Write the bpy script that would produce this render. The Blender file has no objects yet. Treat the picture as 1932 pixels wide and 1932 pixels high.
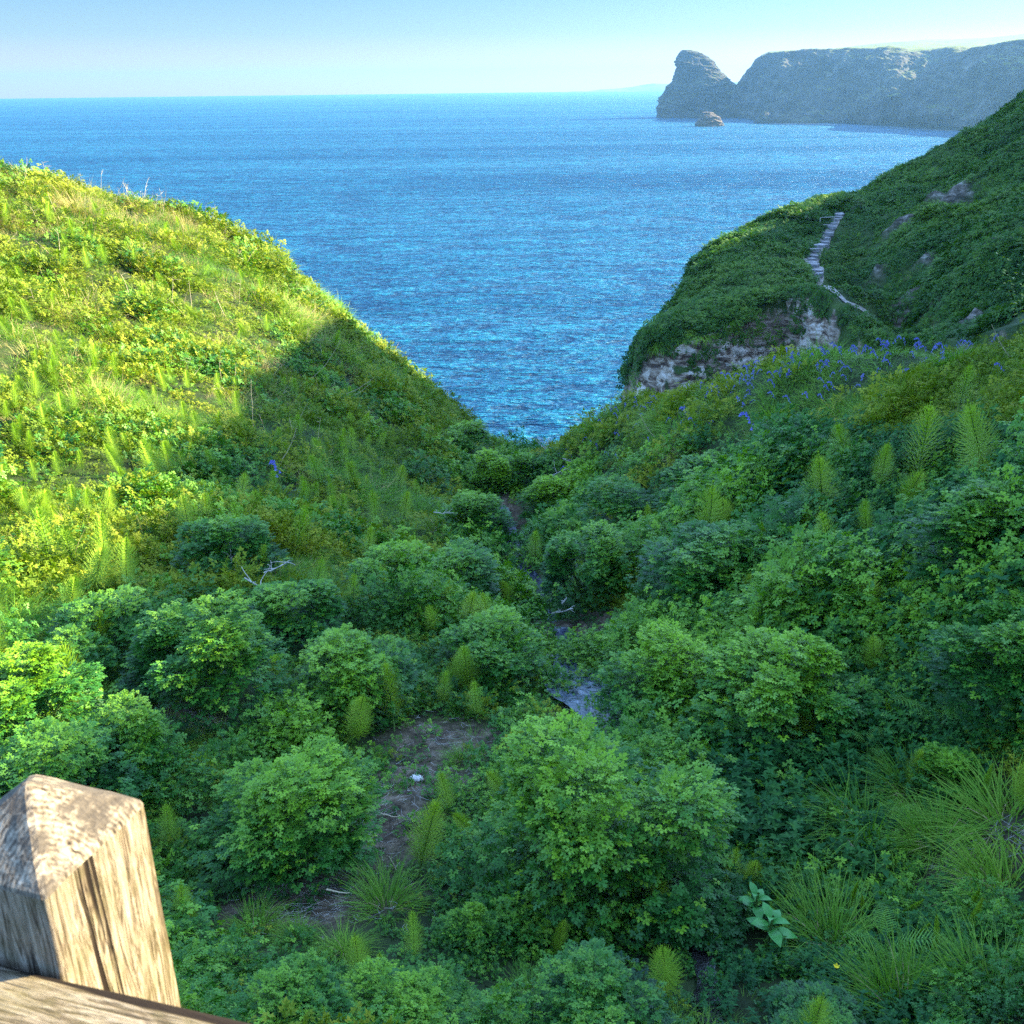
import bpy, math, random
import numpy as np
from mathutils import Matrix, Vector

random.seed(7)
rng = np.random.default_rng(11)
S = bpy.context.scene
COL = S.collection

# ------------------------------------------------------------------ camera
H = 38.0                      # eye height above the sea
PITCH = math.radians(22.55)
ROLL = 0.0119
FOC = 1.0
SZ = 1932.0                   # pixel frame the measurements were taken in
cr = Vector((1, 0, 0)); cu = Vector((0, math.sin(PITCH), math.cos(PITCH))); cf = Vector((0, math.cos(PITCH), -math.sin(PITCH)))
CR = cr * math.cos(ROLL) - cu * math.sin(ROLL)
CU = cu * math.cos(ROLL) + cr * math.sin(ROLL)
cam = bpy.data.cameras.new('camera')
cam.sensor_width = 36; cam.lens = 36 * FOC; cam.clip_start = 0.05; cam.clip_end = 60000
cam.dof.use_dof = True; cam.dof.focus_distance = 11.0; cam.dof.aperture_fstop = 19.0
camo = bpy.data.objects.new('camera', cam); COL.objects.link(camo)
camo.matrix_world = Matrix(((CR.x, CU.x, -cf.x, 0), (CR.y, CU.y, -cf.y, 0), (CR.z, CU.z, -cf.z, H), (0, 0, 0, 1)))
S.camera = camo

# ------------------------------------------------------------------ light
HAZE_D = 0.00014
SUN_EL = math.radians(27.0); SUN_AZ = math.radians(74.0)      # azimuth clockwise from +Y
SDIR = Vector((math.sin(SUN_AZ) * math.cos(SUN_EL), math.cos(SUN_AZ) * math.cos(SUN_EL), math.sin(SUN_EL)))
w = bpy.data.worlds.new('World'); S.world = w; w.use_nodes = True
nt = w.node_tree; nt.nodes.clear()
sky = nt.nodes.new('ShaderNodeTexSky'); sky.sky_type = 'NISHITA'; sky.sun_disc = False
sky.sun_elevation = SUN_EL; sky.sun_rotation = SUN_AZ; sky.altitude = 0
sky.air_density = 1.0; sky.dust_density = 0.25; sky.ozone_density = 2.5
hs = nt.nodes.new('ShaderNodeHueSaturation'); hs.inputs['Saturation'].default_value = 1.0
# the low band of the sky is dimmed and tinted against the raised exposure
tc = nt.nodes.new('ShaderNodeTexCoord'); sz_ = nt.nodes.new('ShaderNodeSeparateXYZ'); nt.links.new(tc.outputs['Generated'], sz_.inputs[0])
rp = nt.nodes.new('ShaderNodeValToRGB'); el_ = rp.color_ramp.elements
el_[0].position = 0.0; el_[0].color = (0.23, 0.150, 0.138, 1); el_[1].position = 0.40; el_[1].color = (1.0, 1.0, 1.0, 1)
e_ = el_.new(0.10); e_.color = (0.080, 0.118, 0.165, 1)
e_ = el_.new(0.045); e_.color = (0.115, 0.128, 0.145, 1)
e_ = el_.new(0.2); e_.color = (0.27, 0.42, 0.58, 1)
nt.links.new(sz_.outputs[2], rp.inputs[0])
mx_ = nt.nodes.new('ShaderNodeMix'); mx_.data_type = 'RGBA'; mx_.blend_type = 'MULTIPLY'; mx_.inputs[0].default_value = 1.0
bgn = nt.nodes.new('ShaderNodeBackground'); bgn.inputs['Strength'].default_value = 0.15
wo = nt.nodes.new('ShaderNodeOutputWorld')
nt.links.new(sky.outputs[0], hs.inputs['Color']); nt.links.new(hs.outputs[0], mx_.inputs[6]); nt.links.new(rp.outputs[0], mx_.inputs[7]); nt.links.new(mx_.outputs[2], bgn.inputs['Color']); nt.links.new(bgn.outputs[0], wo.inputs['Surface'])
sl = bpy.data.lights.new('sun', 'SUN'); sl.energy = 4.6; sl.angle = math.radians(0.5); sl.color = (1.0, 0.84, 0.52)
so = bpy.data.objects.new('sun', sl); COL.objects.link(so)
so.rotation_euler = SDIR.to_track_quat('Z', 'Y').to_euler(); so.location = (40, 20, 80)
S.view_settings.view_transform = 'Standard'; S.view_settings.look = 'None'; S.view_settings.gamma = 1
S.view_settings.exposure = 2.7
S.cycles.max_bounces = 6; S.cycles.diffuse_bounces = 1; S.cycles.glossy_bounces = 2; S.cycles.transmission_bounces = 4
S.cycles.transparent_max_bounces = 8; S.cycles.volume_bounces = 0
S.cycles.caustics_reflective = False; S.cycles.caustics_refractive = False
S.cycles.sample_clamp_indirect = 3.0; S.cycles.use_denoising = False; S.cycles.use_adaptive_sampling = False

# ------------------------------------------------------------------ maths
def ray(px, py):
    u = (px - SZ / 2) / SZ; v = (SZ / 2 - py) / SZ
    return CR * u + CU * v + cf * FOC
def at(px, py, Y):                      # world point at forward distance Y along a sight line
    d = ray(px, py); t = Y / d.y
    return (d.x * t, Y, H + d.z * t)
def at_sea(px, py):
    d = ray(px, py); t = -H / d.z
    return (d.x * t, d.y * t, 0.0)
def project(x, y, z):
    p = Vector((x, y, z - H)); f = p.dot(cf)
    return (SZ / 2 + p.dot(CR) / f * SZ, SZ / 2 - p.dot(CU) / f * SZ)
def hash3(ix, iy, iz, seed):
    h = (ix.astype(np.int64) * 374761393 + iy.astype(np.int64) * 668265263 + iz.astype(np.int64) * 2147483647 + seed * 974634777) & 0xffffffff
    h = ((h ^ (h >> 13)) * 1274126177) & 0xffffffff
    h = (h ^ (h >> 16)) & 0xffffffff
    return h.astype(np.float64) / 0xffffffff * 2 - 1
def vnoise(p, seed=0):                  # value noise -1..1 on an (n,3) array
    p = np.asarray(p, float); i = np.floor(p); f = p - i; f = f * f * (3 - 2 * f); i = i.astype(np.int64)
    r = 0
    for dx in (0, 1):
        for dy in (0, 1):
            for dz in (0, 1):
                wt = (f[:, 0] if dx else 1 - f[:, 0]) * (f[:, 1] if dy else 1 - f[:, 1]) * (f[:, 2] if dz else 1 - f[:, 2])
                r = r + wt * hash3(i[:, 0] + dx, i[:, 1] + dy, i[:, 2] + dz, seed)
    return r
def fbm(p, oct=4, seed=0, ridged=False):
    a = 1.0; s = 0; tot = 0; p = np.asarray(p, float)
    for k in range(oct):
        n = vnoise(p * (2.03 ** k) + 17.3 * k, seed + k)
        if ridged: n = 1 - 2 * np.abs(n)
        s = s + a * n; tot += a; a *= 0.5
    return s / tot
class TPS:
    def __init__(self, pts, smooth=0.0):
        P = np.array(pts, float); self.c = P[:, :2]; n = len(P)
        K = self.k(np.linalg.norm(self.c[:, None] - self.c[None], axis=2)) + np.eye(n) * smooth
        A = np.zeros((n + 3, n + 3)); A[:n, :n] = K; A[:n, n] = 1; A[:n, n + 1:] = self.c; A[n:, :n] = A[:n, n:].T
        b = np.zeros(n + 3); b[:n] = P[:, 2]
        self.w = np.linalg.solve(A, b)
    def k(self, r): return r                       # biharmonic in 3-D: less overshoot than r^2 log r
    def __call__(self, x, y):
        q = np.stack([np.ravel(x), np.ravel(y)], 1); out = np.empty(len(q))
        for a in range(0, len(q), 20000):
            s = q[a:a + 20000]; r = np.linalg.norm(s[:, None] - self.c[None], axis=2)
            out[a:a + 20000] = self.k(r) @ self.w[:-3] + self.w[-3] + s @ self.w[-2:]
        return out.reshape(np.shape(x))

# ------------------------------------------------------------------ objects
def mesh_obj(name, V, F, mat=None, parent=None, smooth=False, attrs=None, col=None, link=True):
    me = bpy.data.meshes.new(name)
    V = np.asarray(V, dtype=np.float32)
    if isinstance(F, np.ndarray):
        n, k = F.shape
        me.vertices.add(len(V)); me.vertices.foreach_set('co', V.ravel())
        me.loops.add(n * k); me.loops.foreach_set('vertex_index', F.astype(np.int32).ravel())
        me.polygons.add(n); me.polygons.foreach_set('loop_start', np.arange(0, n * k, k, dtype=np.int32))
        me.update(calc_edges=True)
    else:
        me.from_pydata(V.tolist(), [], F)
    if attrs:
        for k_, a in attrs.items():
            at_ = me.attributes.new(k_, 'FLOAT', 'POINT'); at_.data.foreach_set('value', np.asarray(a, dtype=np.float32))
    if smooth: me.polygons.foreach_set('use_smooth', np.ones(len(me.polygons), dtype=bool))
    for m in (mat if isinstance(mat, (list, tuple)) else [mat]):
        if m is not None: me.materials.append(m)
    me.update()
    o = bpy.data.objects.new(name, me)
    if link: (col or COL).objects.link(o)
    if parent is not None: o.parent = parent
    return o
def tag(o, label=None, cat=None, group=None, kind=None):
    if label: o['label'] = label
    if cat: o['category'] = cat
    if group: o['group'] = group
    if kind: o['kind'] = kind
    return o
def empty(name, loc=(0, 0, 0), rz=0.0):
    o = bpy.data.objects.new(name, None); COL.objects.link(o); o.location = loc; o.rotation_euler = (0, 0, rz); o.empty_display_size = 0.1
    return o
def grid_faces(nu, nv):                # vertex index = i*nv + j
    i, j = np.meshgrid(np.arange(nu - 1), np.arange(nv - 1), indexing='ij'); a = (i * nv + j).ravel()
    return np.stack([a, a + nv, a + nv + 1, a + 1], 1)

# ------------------------------------------------------------------ material helpers
def new_mat(name):
    m = bpy.data.materials.new(name); m.use_nodes = True; t = m.node_tree; t.nodes.clear()
    out = t.nodes.new('ShaderNodeOutputMaterial'); return m, t, out
def N(t, typ, **kw):
    n = t.nodes.new('ShaderNode' + typ)
    for k, v in kw.items():
        if k in n.inputs.keys() if hasattr(n.inputs, 'keys') else False: n.inputs[k].default_value = v
        else: setattr(n, k, v)
    return n
def ramp(t, fac, stops, interp='LINEAR'):
    r = t.nodes.new('ShaderNodeValToRGB'); r.color_ramp.interpolation = interp; e = r.color_ramp.elements
    while len(e) < len(stops): e.new(0.5)
    for el, (p, c) in zip(e, stops):
        el.position = p; el.color = (c[0], c[1], c[2], 1) if not isinstance(c, (int, float)) else (c, c, c, 1)
    t.links.new(fac, r.inputs[0]); return r.outputs[0]
def mix(t, fac, a, b, blend='MIX'):
    n = t.nodes.new('ShaderNodeMix'); n.data_type = 'RGBA'; n.blend_type = blend
    for sock, v in ((n.inputs[0], fac), (n.inputs[6], a), (n.inputs[7], b)):
        if hasattr(v, 'links'): t.links.new(v, sock)
        elif isinstance(v, (int, float)): sock.default_value = v
        else: sock.default_value = (v[0], v[1], v[2], 1)
    return n.outputs[2]
def noise(t, scale, detail=4, rough=0.55, vec=None, dist=0.0):
    n = t.nodes.new('ShaderNodeTexNoise'); n.inputs['Scale'].default_value = scale; n.inputs['Detail'].default_value = detail
    n.inputs['Roughness'].default_value = rough; n.inputs['Distortion'].default_value = dist
    if vec is not None: t.links.new(vec, n.inputs['Vector'])
    return n.outputs['Fac']
def pos(t): return t.nodes.new('ShaderNodeNewGeometry').outputs['Position']
def stretch(t, vec, scale, rot=(0, 0, 0)):
    m = t.nodes.new('ShaderNodeMapping'); m.inputs['Scale'].default_value = scale; m.inputs['Rotation'].default_value = rot
    t.links.new(vec, m.inputs['Vector']); return m.outputs[0]
def bump(t, h, strength, dist=0.02, prev=None):
    b = t.nodes.new('ShaderNodeBump'); b.inputs['Strength'].default_value = strength; b.inputs['Distance'].default_value = dist
    t.links.new(h, b.inputs['Height'])
    if prev is not None: t.links.new(prev, b.inputs['Normal'])
    return b.outputs[0]
def math_(t, op, a, b=None, c=None):
    n = t.nodes.new('ShaderNodeMath'); n.operation = op
    for i, v in enumerate((a, b, c)):
        if v is None: continue
        if hasattr(v, 'links'): t.links.new(v, n.inputs[i])
        else: n.inputs[i].default_value = v
    return n.outputs[0]
def principled(t, out, color, rough=0.7, normal=None, spec=0.3):
    b = t.nodes.new('ShaderNodeBsdfPrincipled')
    if hasattr(color, 'links'): t.links.new(color, b.inputs['Base Color'])
    else: b.inputs['Base Color'].default_value = (*color, 1)
    if hasattr(rough, 'links'): t.links.new(rough, b.inputs['Roughness'])
    else: b.inputs['Roughness'].default_value = rough
    b.inputs['Specular IOR Level'].default_value = spec
    if normal is not None: t.links.new(normal, b.inputs['Normal'])
    t.links.new(b.outputs[0], out.inputs['Surface']); return b
def attr(t, name, typ='GEOMETRY'):
    a = t.nodes.new('ShaderNodeAttribute'); a.attribute_name = name; a.attribute_type = typ; return a.outputs['Fac']

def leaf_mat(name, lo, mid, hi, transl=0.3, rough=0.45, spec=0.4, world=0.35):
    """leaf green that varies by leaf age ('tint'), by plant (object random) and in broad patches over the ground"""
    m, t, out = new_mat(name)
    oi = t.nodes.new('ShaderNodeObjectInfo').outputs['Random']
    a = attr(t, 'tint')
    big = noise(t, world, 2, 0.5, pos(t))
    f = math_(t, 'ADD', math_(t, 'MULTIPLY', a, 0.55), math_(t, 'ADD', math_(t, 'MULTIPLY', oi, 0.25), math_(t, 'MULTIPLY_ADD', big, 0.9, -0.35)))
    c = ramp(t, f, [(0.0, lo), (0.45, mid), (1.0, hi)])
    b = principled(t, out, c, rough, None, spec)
    tr = t.nodes.new('ShaderNodeBsdfTranslucent')
    t.links.new(mix(t, 1.0, c, (1.0, 1.15, 0.35), 'MULTIPLY'), tr.inputs['Color'])
    ms = t.nodes.new('ShaderNodeMixShader'); ms.inputs[0].default_value = transl
    t.links.new(b.outputs[0], ms.inputs[1]); t.links.new(tr.outputs[0], ms.inputs[2]); t.links.new(ms.outputs[0], out.inputs['Surface'])
    return m

# ------------------------------------------------------------------ materials of the setting
def make_ground_mat():
    m, t, out = new_mat('ground')
    p = pos(t)
    e = ramp(t, noise(t, 9, 6, 0.7, p), [(0.35, (0.03, 0.022, 0.014)), (0.52, (0.12, 0.092, 0.06)), (0.68, (0.28, 0.225, 0.16))])
    g = ramp(t, noise(t, 5, 6, 0.7, p), [(0.3, (0.012, 0.02, 0.008)), (0.7, (0.03, 0.055, 0.014))])
    c = mix(t, attr(t, 'bare'), g, e)
    principled(t, out, c, 0.9, bump(t, noise(t, 22, 6, 0.7, p), 0.7, 0.04), 0.2)
    return m
def make_rock_mat(name, stops, scale, green=None, cov=0.5, ragged=0.9, rot=(0.5, 0.5, 0.2), st=(1, 1, 5), bd=0.2, bs=0.8):
    m, t, out = new_mat(name)
    p = pos(t)
    n1 = noise(t, scale, 8, 0.65, stretch(t, p, st, rot), 0.6)
    c = ramp(t, n1, stops)
    if green:
        sx = t.nodes.new('ShaderNodeSeparateXYZ'); t.links.new(t.nodes.new('ShaderNodeNewGeometry').outputs['Normal'], sx.inputs[0])
        k = math_(t, 'ADD', sx.outputs[2], math_(t, 'MULTIPLY_ADD', noise(t, scale * 0.7, 6, 0.65, p), ragged, -ragged / 2))
        gc = ramp(t, noise(t, scale * 0.5, 6, 0.7, p), [(0.35, green[0]), (0.65, green[1])])
        c = mix(t, ramp(t, k, [(cov - 0.08, 0.0), (cov + 0.08, 1.0)]), c, gc)
    principled(t, out, c, 0.85, bump(t, n1, bs, bd), 0.25)
    return m
def make_sea_mat():
    m, t, out = new_mat('sea')
    p = pos(t)
    w1 = noise(t, 0.8, 4, 0.65, stretch(t, p, (0.55, 1, 1), (0, 0, 0.12)), 0.4)
    w2 = noise(t, 1.7, 4, 0.6, stretch(t, p, (0.6, 1, 1), (0, 0, -0.2)))
    w3 = noise(t, 0.055, 3, 0.5, stretch(t, p, (0.35, 1, 1), (0, 0, 0.1))); w4 = noise(t, 0.16, 4, 0.65, stretch(t, p, (0.4, 1, 1), (0, 0, -0.1)), 0.3)
    nrm = bump(t, w1, 1.0, 3.2); nrm = bump(t, w2, 1.0, 0.7, nrm); nrm = bump(t, w3, 1.0, 7.0, nrm); nrm = bump(t, w4, 1.0, 5.0, nrm)
    band = noise(t, 0.012, 4, 0.6, stretch(t, p, (0.12, 1, 1), (0, 0, 0.06)), 0.5)
    rgh = ramp(t, band, [(0.35, 0.26), (0.65, 0.36)])
    c = ramp(t, band, [(0.3, (0.0, 0.05, 0.135)), (0.7, (0.001, 0.10, 0.215))])
    chop = math_(t, 'ADD', math_(t, 'MULTIPLY', w1, 0.55), math_(t, 'ADD', math_(t, 'MULTIPLY', w4, 0.35), math_(t, 'MULTIPLY', w2, 0.25)))   # bright crest glints and dark troughs painted into the water colour
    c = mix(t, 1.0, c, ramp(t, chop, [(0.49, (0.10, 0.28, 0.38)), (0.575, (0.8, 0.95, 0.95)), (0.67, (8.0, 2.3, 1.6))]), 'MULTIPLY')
    df = t.nodes.new('ShaderNodeBsdfDiffuse'); t.links.new(c, df.inputs['Color']); t.links.new(nrm, df.inputs['Normal'])
    gl = t.nodes.new('ShaderNodeBsdfGlossy'); gl.inputs['Color'].default_value = (0.62, 0.82, 1.0, 1); t.links.new(rgh, gl.inputs['Roughness']); t.links.new(nrm, gl.inputs['Normal'])
    fr = t.nodes.new('ShaderNodeFresnel'); fr.inputs['IOR'].default_value = 1.33; t.links.new(nrm, fr.inputs['Normal'])
    # a choppy sea never mirrors fully at a glancing view: the wave faces turned to us do most of the work
    fac = math_(t, 'MULTIPLY', math_(t, 'MINIMUM', fr.outputs[0], 0.5), 0.66)
    ms = t.nodes.new('ShaderNodeMixShader'); t.links.new(fac, ms.inputs[0]); t.links.new(df.outputs[0], ms.inputs[1]); t.links.new(gl.outputs[0], ms.inputs[2]); t.links.new(ms.outputs[0], out.inputs['Surface'])
    return m

# ------------------------------------------------------------------ near terrain: two banks of a steep little valley
NP = []
def crest_dz(px, Y):                    # the measured line is the top of the plants, not the soil
    if Y < 10.9: return -0.05
    if 780 <= px < 1000 and Y > 17: return -0.4
    if 1000 <= px <= 1120 and Y > 17: return -0.5
    if 640 < px < 780: return -0.25
    if px > 1550 and Y < 15: return -0.14
    return -0.14 if px > 1120 and Y < 21 else -0.22
def np_px(px, py, Y, dz=0.0):
    x, y, z = at(px, py, Y); NP.append((x, y, z + dz)); return (x, y, z)
def w_(x, y, z): NP.append((x, y, z + H))
w_(0, -1.5, -1.6); w_(-3, 0, -1.6); w_(3, 0, -1.6); w_(0, 1.0, -1.75); w_(-8, -3, -1.2); w_(8, -3, -0.6); w_(0, -6, -1)
for a in [(966, 1932, 3.0), (300, 1932, 2.9), (0, 1932, 2.9), (1700, 1932, 3.1), (1932, 1932, 3.0), (966, 1700, 4.2), (500, 1700, 4.2), (0, 1600, 4.5), (1480, 1700, 4.2), (1932, 1700, 3.9),
          (800, 1450, 5.9), (400, 1400, 6.0), (0, 1300, 6.2), (1300, 1450, 5.8), (1620, 1400, 5.7), (1932, 1400, 5.1), (1090, 1270, 8.0), (1010, 1150, 10.5), (700, 1150, 8.7), (960, 1000, 15), (975, 900, 21),
          (0, 1100, 8.5), (0, 900, 11.5), (0, 700, 15), (0, 500, 20), (0, 312, 27), (300, 1200, 7.7), (300, 900, 12.5), (300, 600, 20), (200, 360, 27), (300, 390, 27), (450, 435, 27.5), (520, 485, 28), (600, 545, 28.5),
          (600, 1050, 10.5), (600, 800, 17), (700, 625, 29), (800, 705, 29), (800, 900, 17.5), (880, 765, 28.5), (950, 825, 27), (985, 868, 25),
          (1200, 1150, 9.6), (1200, 950, 14), (1100, 900, 18), (1030, 825, 25), (1100, 778, 22.5), (1200, 740, 20.5), (1300, 718, 18.8), (1400, 690, 17), (1500, 670, 15.5), (1600, 645, 14.2), (1700, 628, 13), (1800, 628, 12.2), (1932, 625, 11.3),
          (1932, 850, 8), (1932, 1100, 6.4), (1500, 850, 12), (1500, 1100, 8.3), (1700, 1000, 8.3)]:
    np_px(*a, dz=crest_dz(a[0], a[2]))
for px, py, Y in [(985, 868, 25.2), (976, 900, 21.3), (966, 950, 18), (958, 1000, 15.3), (982, 1075, 12.5), (1012, 1150, 10.7), (1050, 1210, 9.3)]:
    x, y, z = at(px, py, Y); NP.append((x, y, z - 1.15))           # the stream has cut a narrow crease
for px, py, Y in [(925, 900, 21), (1025, 900, 21), (900, 1000, 15), (1030, 1000, 15.2), (930, 1100, 12), (1085, 1130, 10.9), (980, 1200, 9.2), (1150, 1200, 9.0)]:
    x, y, z = at(px, py, Y); NP.append((x, y, z + 0.05))
# drop behind the crests towards the sea
for px, py, Y in [(0, 312, 27), (200, 360, 27), (300, 390, 27), (450, 435, 27.5), (600, 545, 28.5), (700, 625, 29), (800, 705, 29), (880, 765, 28.5), (950, 825, 27), (985, 868, 25), (1030, 825, 25), (1100, 778, 22.5), (1200, 740, 20.5), (1300, 718, 18.8), (1400, 690, 17), (1500, 670, 15.5), (1600, 645, 14.2), (1700, 628, 13), (1800, 628, 12.2)]:
    x, y, z = at(px, py, Y); z += crest_dz(px, Y)
    for k, dz in ((1.12, 1.6), (1.35, 6.5), (1.7, 20)):
        if z - H - dz > -40: NP.append((x * k, y * k, z - dz - (k - 1) * 5))
w_(-26, 24, -0.6); w_(-20, 10, -1.2); w_(-12, 5, -1.8); w_(-6, 3.2, -2.6); w_(-30, 0, 1); w_(-34, 36, -6); w_(-20, 40, -14)
w_(5, 3.0, -1.7); w_(7.8, 5.6, 1.9); w_(10.2, 8.0, 3.0); w_(11.5, 11.5, 1.6); w_(16, 16, 3.2); w_(20.5, 20, 5.7); w_(21, 24.5, 6.6); w_(26, 28, 10.8); w_(30, 16.5, 13.1); w_(30, 21, 12.7); w_(30, 24.5, 12.4); w_(30.4, 29.5, 13.7); w_(30, 35, 13.2); w_(36, 36, 14.0); w_(16, 3, 4.5); w_(12, -3, 2.5); w_(30, 5, 11); w_(45, 20, 17); w_(32, 43, 6)  # ridge out of view, heights shaped so its shadow falls across the valley
w_(15, 25, -4); w_(20, 32, -3)
terr = TPS(NP, 0.0)
GX0, GX1, GY0, GY1, GS = -42.0, 48.0, -6.0, 58.0, 0.22
gx = np.arange(GX0, GX1, GS); gy = np.arange(GY0, GY1, GS)
GXX, GYY = np.meshgrid(gx, gy, indexing='ij')
GZ = terr(GXX, GYY)
pp = np.stack([GXX.ravel(), GYY.ravel(), np.zeros(GXX.size)], 1)
dist = np.sqrt(GXX ** 2 + GYY ** 2)
GZ = GZ + (fbm(pp * 0.55, 4, 3).reshape(GXX.shape) * np.clip(dist / 20, 0.12, 1.0) * 0.3) + fbm(pp * 2.6, 2, 9).reshape(GXX.shape) * 0.05
off = np.clip((GXX - 0.62 * GYY - 2.5) / 5, 0, 1)      # out-of-view ridge roughened to break up the shadow edge it casts
GZ = GZ + off * fbm(pp * 0.33, 3, 21).reshape(GXX.shape) * 0.45
GZ = np.maximum(GZ, -3.0)
def gz(x, y):
    x = np.asarray(x, float); y = np.asarray(y, float)
    fx = np.clip((x - GX0) / GS, 0, len(gx) - 1.001); fy = np.clip((y - GY0) / GS, 0, len(gy) - 1.001)
    i = fx.astype(int); j = fy.astype(int); a = fx - i; b = fy - j
    return GZ[i, j] * (1 - a) * (1 - b) + GZ[i + 1, j] * a * (1 - b) + GZ[i, j + 1] * (1 - a) * b + GZ[i + 1, j + 1] * a * b
def ground(px, py, y0=1.5, y1=45.0):    # first point of the near ground on a sight line
    d = ray(px, py); ys = np.arange(y0, y1, 0.04); t = ys / d.y
    hz = H + d.z * t; g = gz(d.x * t, ys); k = np.argmax(hz <= g)
    if hz[k] > g[k]: k = len(ys) - 1
    return Vector((d.x * t[k], ys[k], float(g[k])))
BARE = [(845, 1400, 0.44, 0.36), (790, 1480, 0.3, 0.3), (740, 1560, 0.22, 0.45), (560, 1725, 0.42, 0.24), (1080, 1240, 0.55, 0.6), (1115, 1320, 0.28, 0.45), (960, 1000, 0.35, 0.9), (1850, 1610, 0.35, 0.14), (1010, 1140, .3, .7), (350, 1360, .3, .2), (640, 1690, .4, .22)]
bare = np.zeros(GXX.shape)
BC = []
for bx, by, rx, ry in BARE:
    c = ground(bx, by); BC.append((c.x, c.y, rx, ry))
    q = ((GXX - c.x) / rx) ** 2 + ((GYY - c.y) / ry) ** 2
    bare = np.maximum(bare, np.clip(1.6 - q, 0, 1))
def bare_at(x, y):
    b = 0 * x
    for cx, cy, rx, ry in BC: b = np.maximum(b, 1.5 - ((x - cx) / rx) ** 2 - ((y - cy) / ry) ** 2)
    return b
M_ground = make_ground_mat()
hill = mesh_obj('ground', np.stack([GXX.ravel(), GYY.ravel(), GZ.ravel()], 1), grid_faces(len(gx), len(gy)), M_ground, smooth=True, attrs={'bare': bare.ravel()})
tag(hill, kind='structure')
# ------------------------------------------------------------------ sea
M_sea = make_sea_mat()
sea = mesh_obj('sea', [(-9000, -400, 0), (9000, -400, 0), (9000, 7800, 0), (-9000, 7800, 0)], [(0, 1, 2, 3)], M_sea)
tag(sea, kind='structure')

# ------------------------------------------------------------------ middle headland: spur with the stepped path, gully, steep slope
HP = []
def h_px(px, py, Y): HP.append(at(px, py, Y))
for a in [(1200, 650, 56), (1250, 605, 59), (1292, 552, 63), (1306, 502, 67), (1350, 459, 71), (1450, 422, 73), (1540, 382, 76), (1600, 365, 78), (1652, 355, 79), (1720, 315, 81), (1800, 273, 83), (1870, 243, 85), (1932, 188, 87),
          (1225, 672, 53), (1300, 640, 52.5), (1380, 600, 54), (1400, 520, 60), (1480, 480, 65), (1470, 555, 56), (1560, 575, 52.5), (1520, 500, 62), (1600, 590, 51.5), (1545, 545, 56),
          (1578, 420, 71), (1555, 465, 66), (1532, 495, 62.5), (1565, 545, 56.5), (1622, 590, 52), (1680, 612, 49), (1660, 570, 54), (1600, 500, 61),
          (1700, 480, 60), (1600, 520, 61), (1700, 400, 69), (1800, 560, 49), (1932, 560, 44), (1932, 400, 57), (1800, 420, 62), (1932, 280, 70), (1840, 310, 74), (1760, 360, 74), (1640, 420, 70)]:
    h_px(*a)
for px, py, Y, dz in [(1610, 515, 63, -1.4), (1655, 565, 57.5, -2.0), (1700, 600, 52.5, -2.2), (1745, 612, 49, -2), (1590, 470, 67, -.7), (1640, 603, 50.5, .1), (1600, 578, 52, .1), (1700, 530, 58.5, .8), (1765, 575, 51.5, .8), (1750, 440, 64, 1.2), (1850, 480, 54, 1.2), (1820, 380, 65, -.8), (1880, 340, 66, .8)]:
    x, y, z = at(px, py, Y); HP.append((x, y, z + dz))
for px, py, Y in [(1200, 650, 56), (1250, 605, 59), (1292, 552, 63), (1306, 502, 67), (1350, 459, 71), (1450, 422, 73), (1540, 382, 76), (1652, 355, 79), (1720, 315, 81), (1800, 273, 83), (1870, 243, 85), (1932, 188, 87)]:
    x, y, z = at(px, py, Y)
    for k, dz in ((1.07, 3.0), (1.18, 14), (1.35, 40)):
        HP.append((x * k - (k - 1) * 25, y * k, z - dz))
for x, y, z in [(52, 57, 12), (60, 68, 17), (60, 60, 17), (75, 80, 24), (60, 40, 18), (58, 84, 9), (90, 60, 24), (95, 100, 24), (50, 95, 2), (60, 115, -2), (85, 130, -3), (45, 44, 4), (40, 36, 4), (40, 105, -22)]: HP.append((x, y, z + H))  # unseen hill inland, raised to shade the spur
hterr = TPS(HP, 0.0)
HS = 0.4
hx = np.arange(6, 105, HS); hy = np.arange(34, 130, HS)
HXX, HYY = np.meshgrid(hx, hy, indexing='ij')
HZ = hterr(HXX, HYY)
pq = np.stack([HXX.ravel(), HYY.ravel(), np.zeros(HXX.size)], 1)
HZ = HZ + fbm(pq * 0.22, 5, 31).reshape(HXX.shape) * 1.05
# the cliff line: the ground breaks off along the spur's near edge
CL = [at(1190, 690, 55.5), at(1215, 660, 54.2), at(1290, 640, 52.8), at(1370, 605, 53.2), at(1430, 572, 54.5), at(1480, 556, 55.2), at(1525, 557, 54.3), at(1565, 574, 52.2), at(1600, 604, 50), at(1680, 655, 45.5), at(1760, 675, 42), at(1932, 690, 36)]
cx = np.array([c[0] for c in CL]); cy = np.array([c[1] for c in CL])
edge = np.interp(HXX, cx, cy)
below = np.clip(edge - HYY, 0, 100)
HZ = HZ - below * 3.5 * (HXX < cx[-1])
west = np.clip(np.interp(HYY, [50, 55, 58, 63, 67, 72, 90], [at(1190, 700, 55)[0] - .3, at(1192, 690, 55)[0], at(1205, 640, 57)[0] - 1, at(1275, 560, 63)[0] - 0.5, at(1300, 500, 67)[0] - .5, at(1335, 462, 72)[0] - 1, 30]) + 0.75 - HXX, 0, 100)
HZ = np.maximum(HZ - west * 5, -4)
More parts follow.
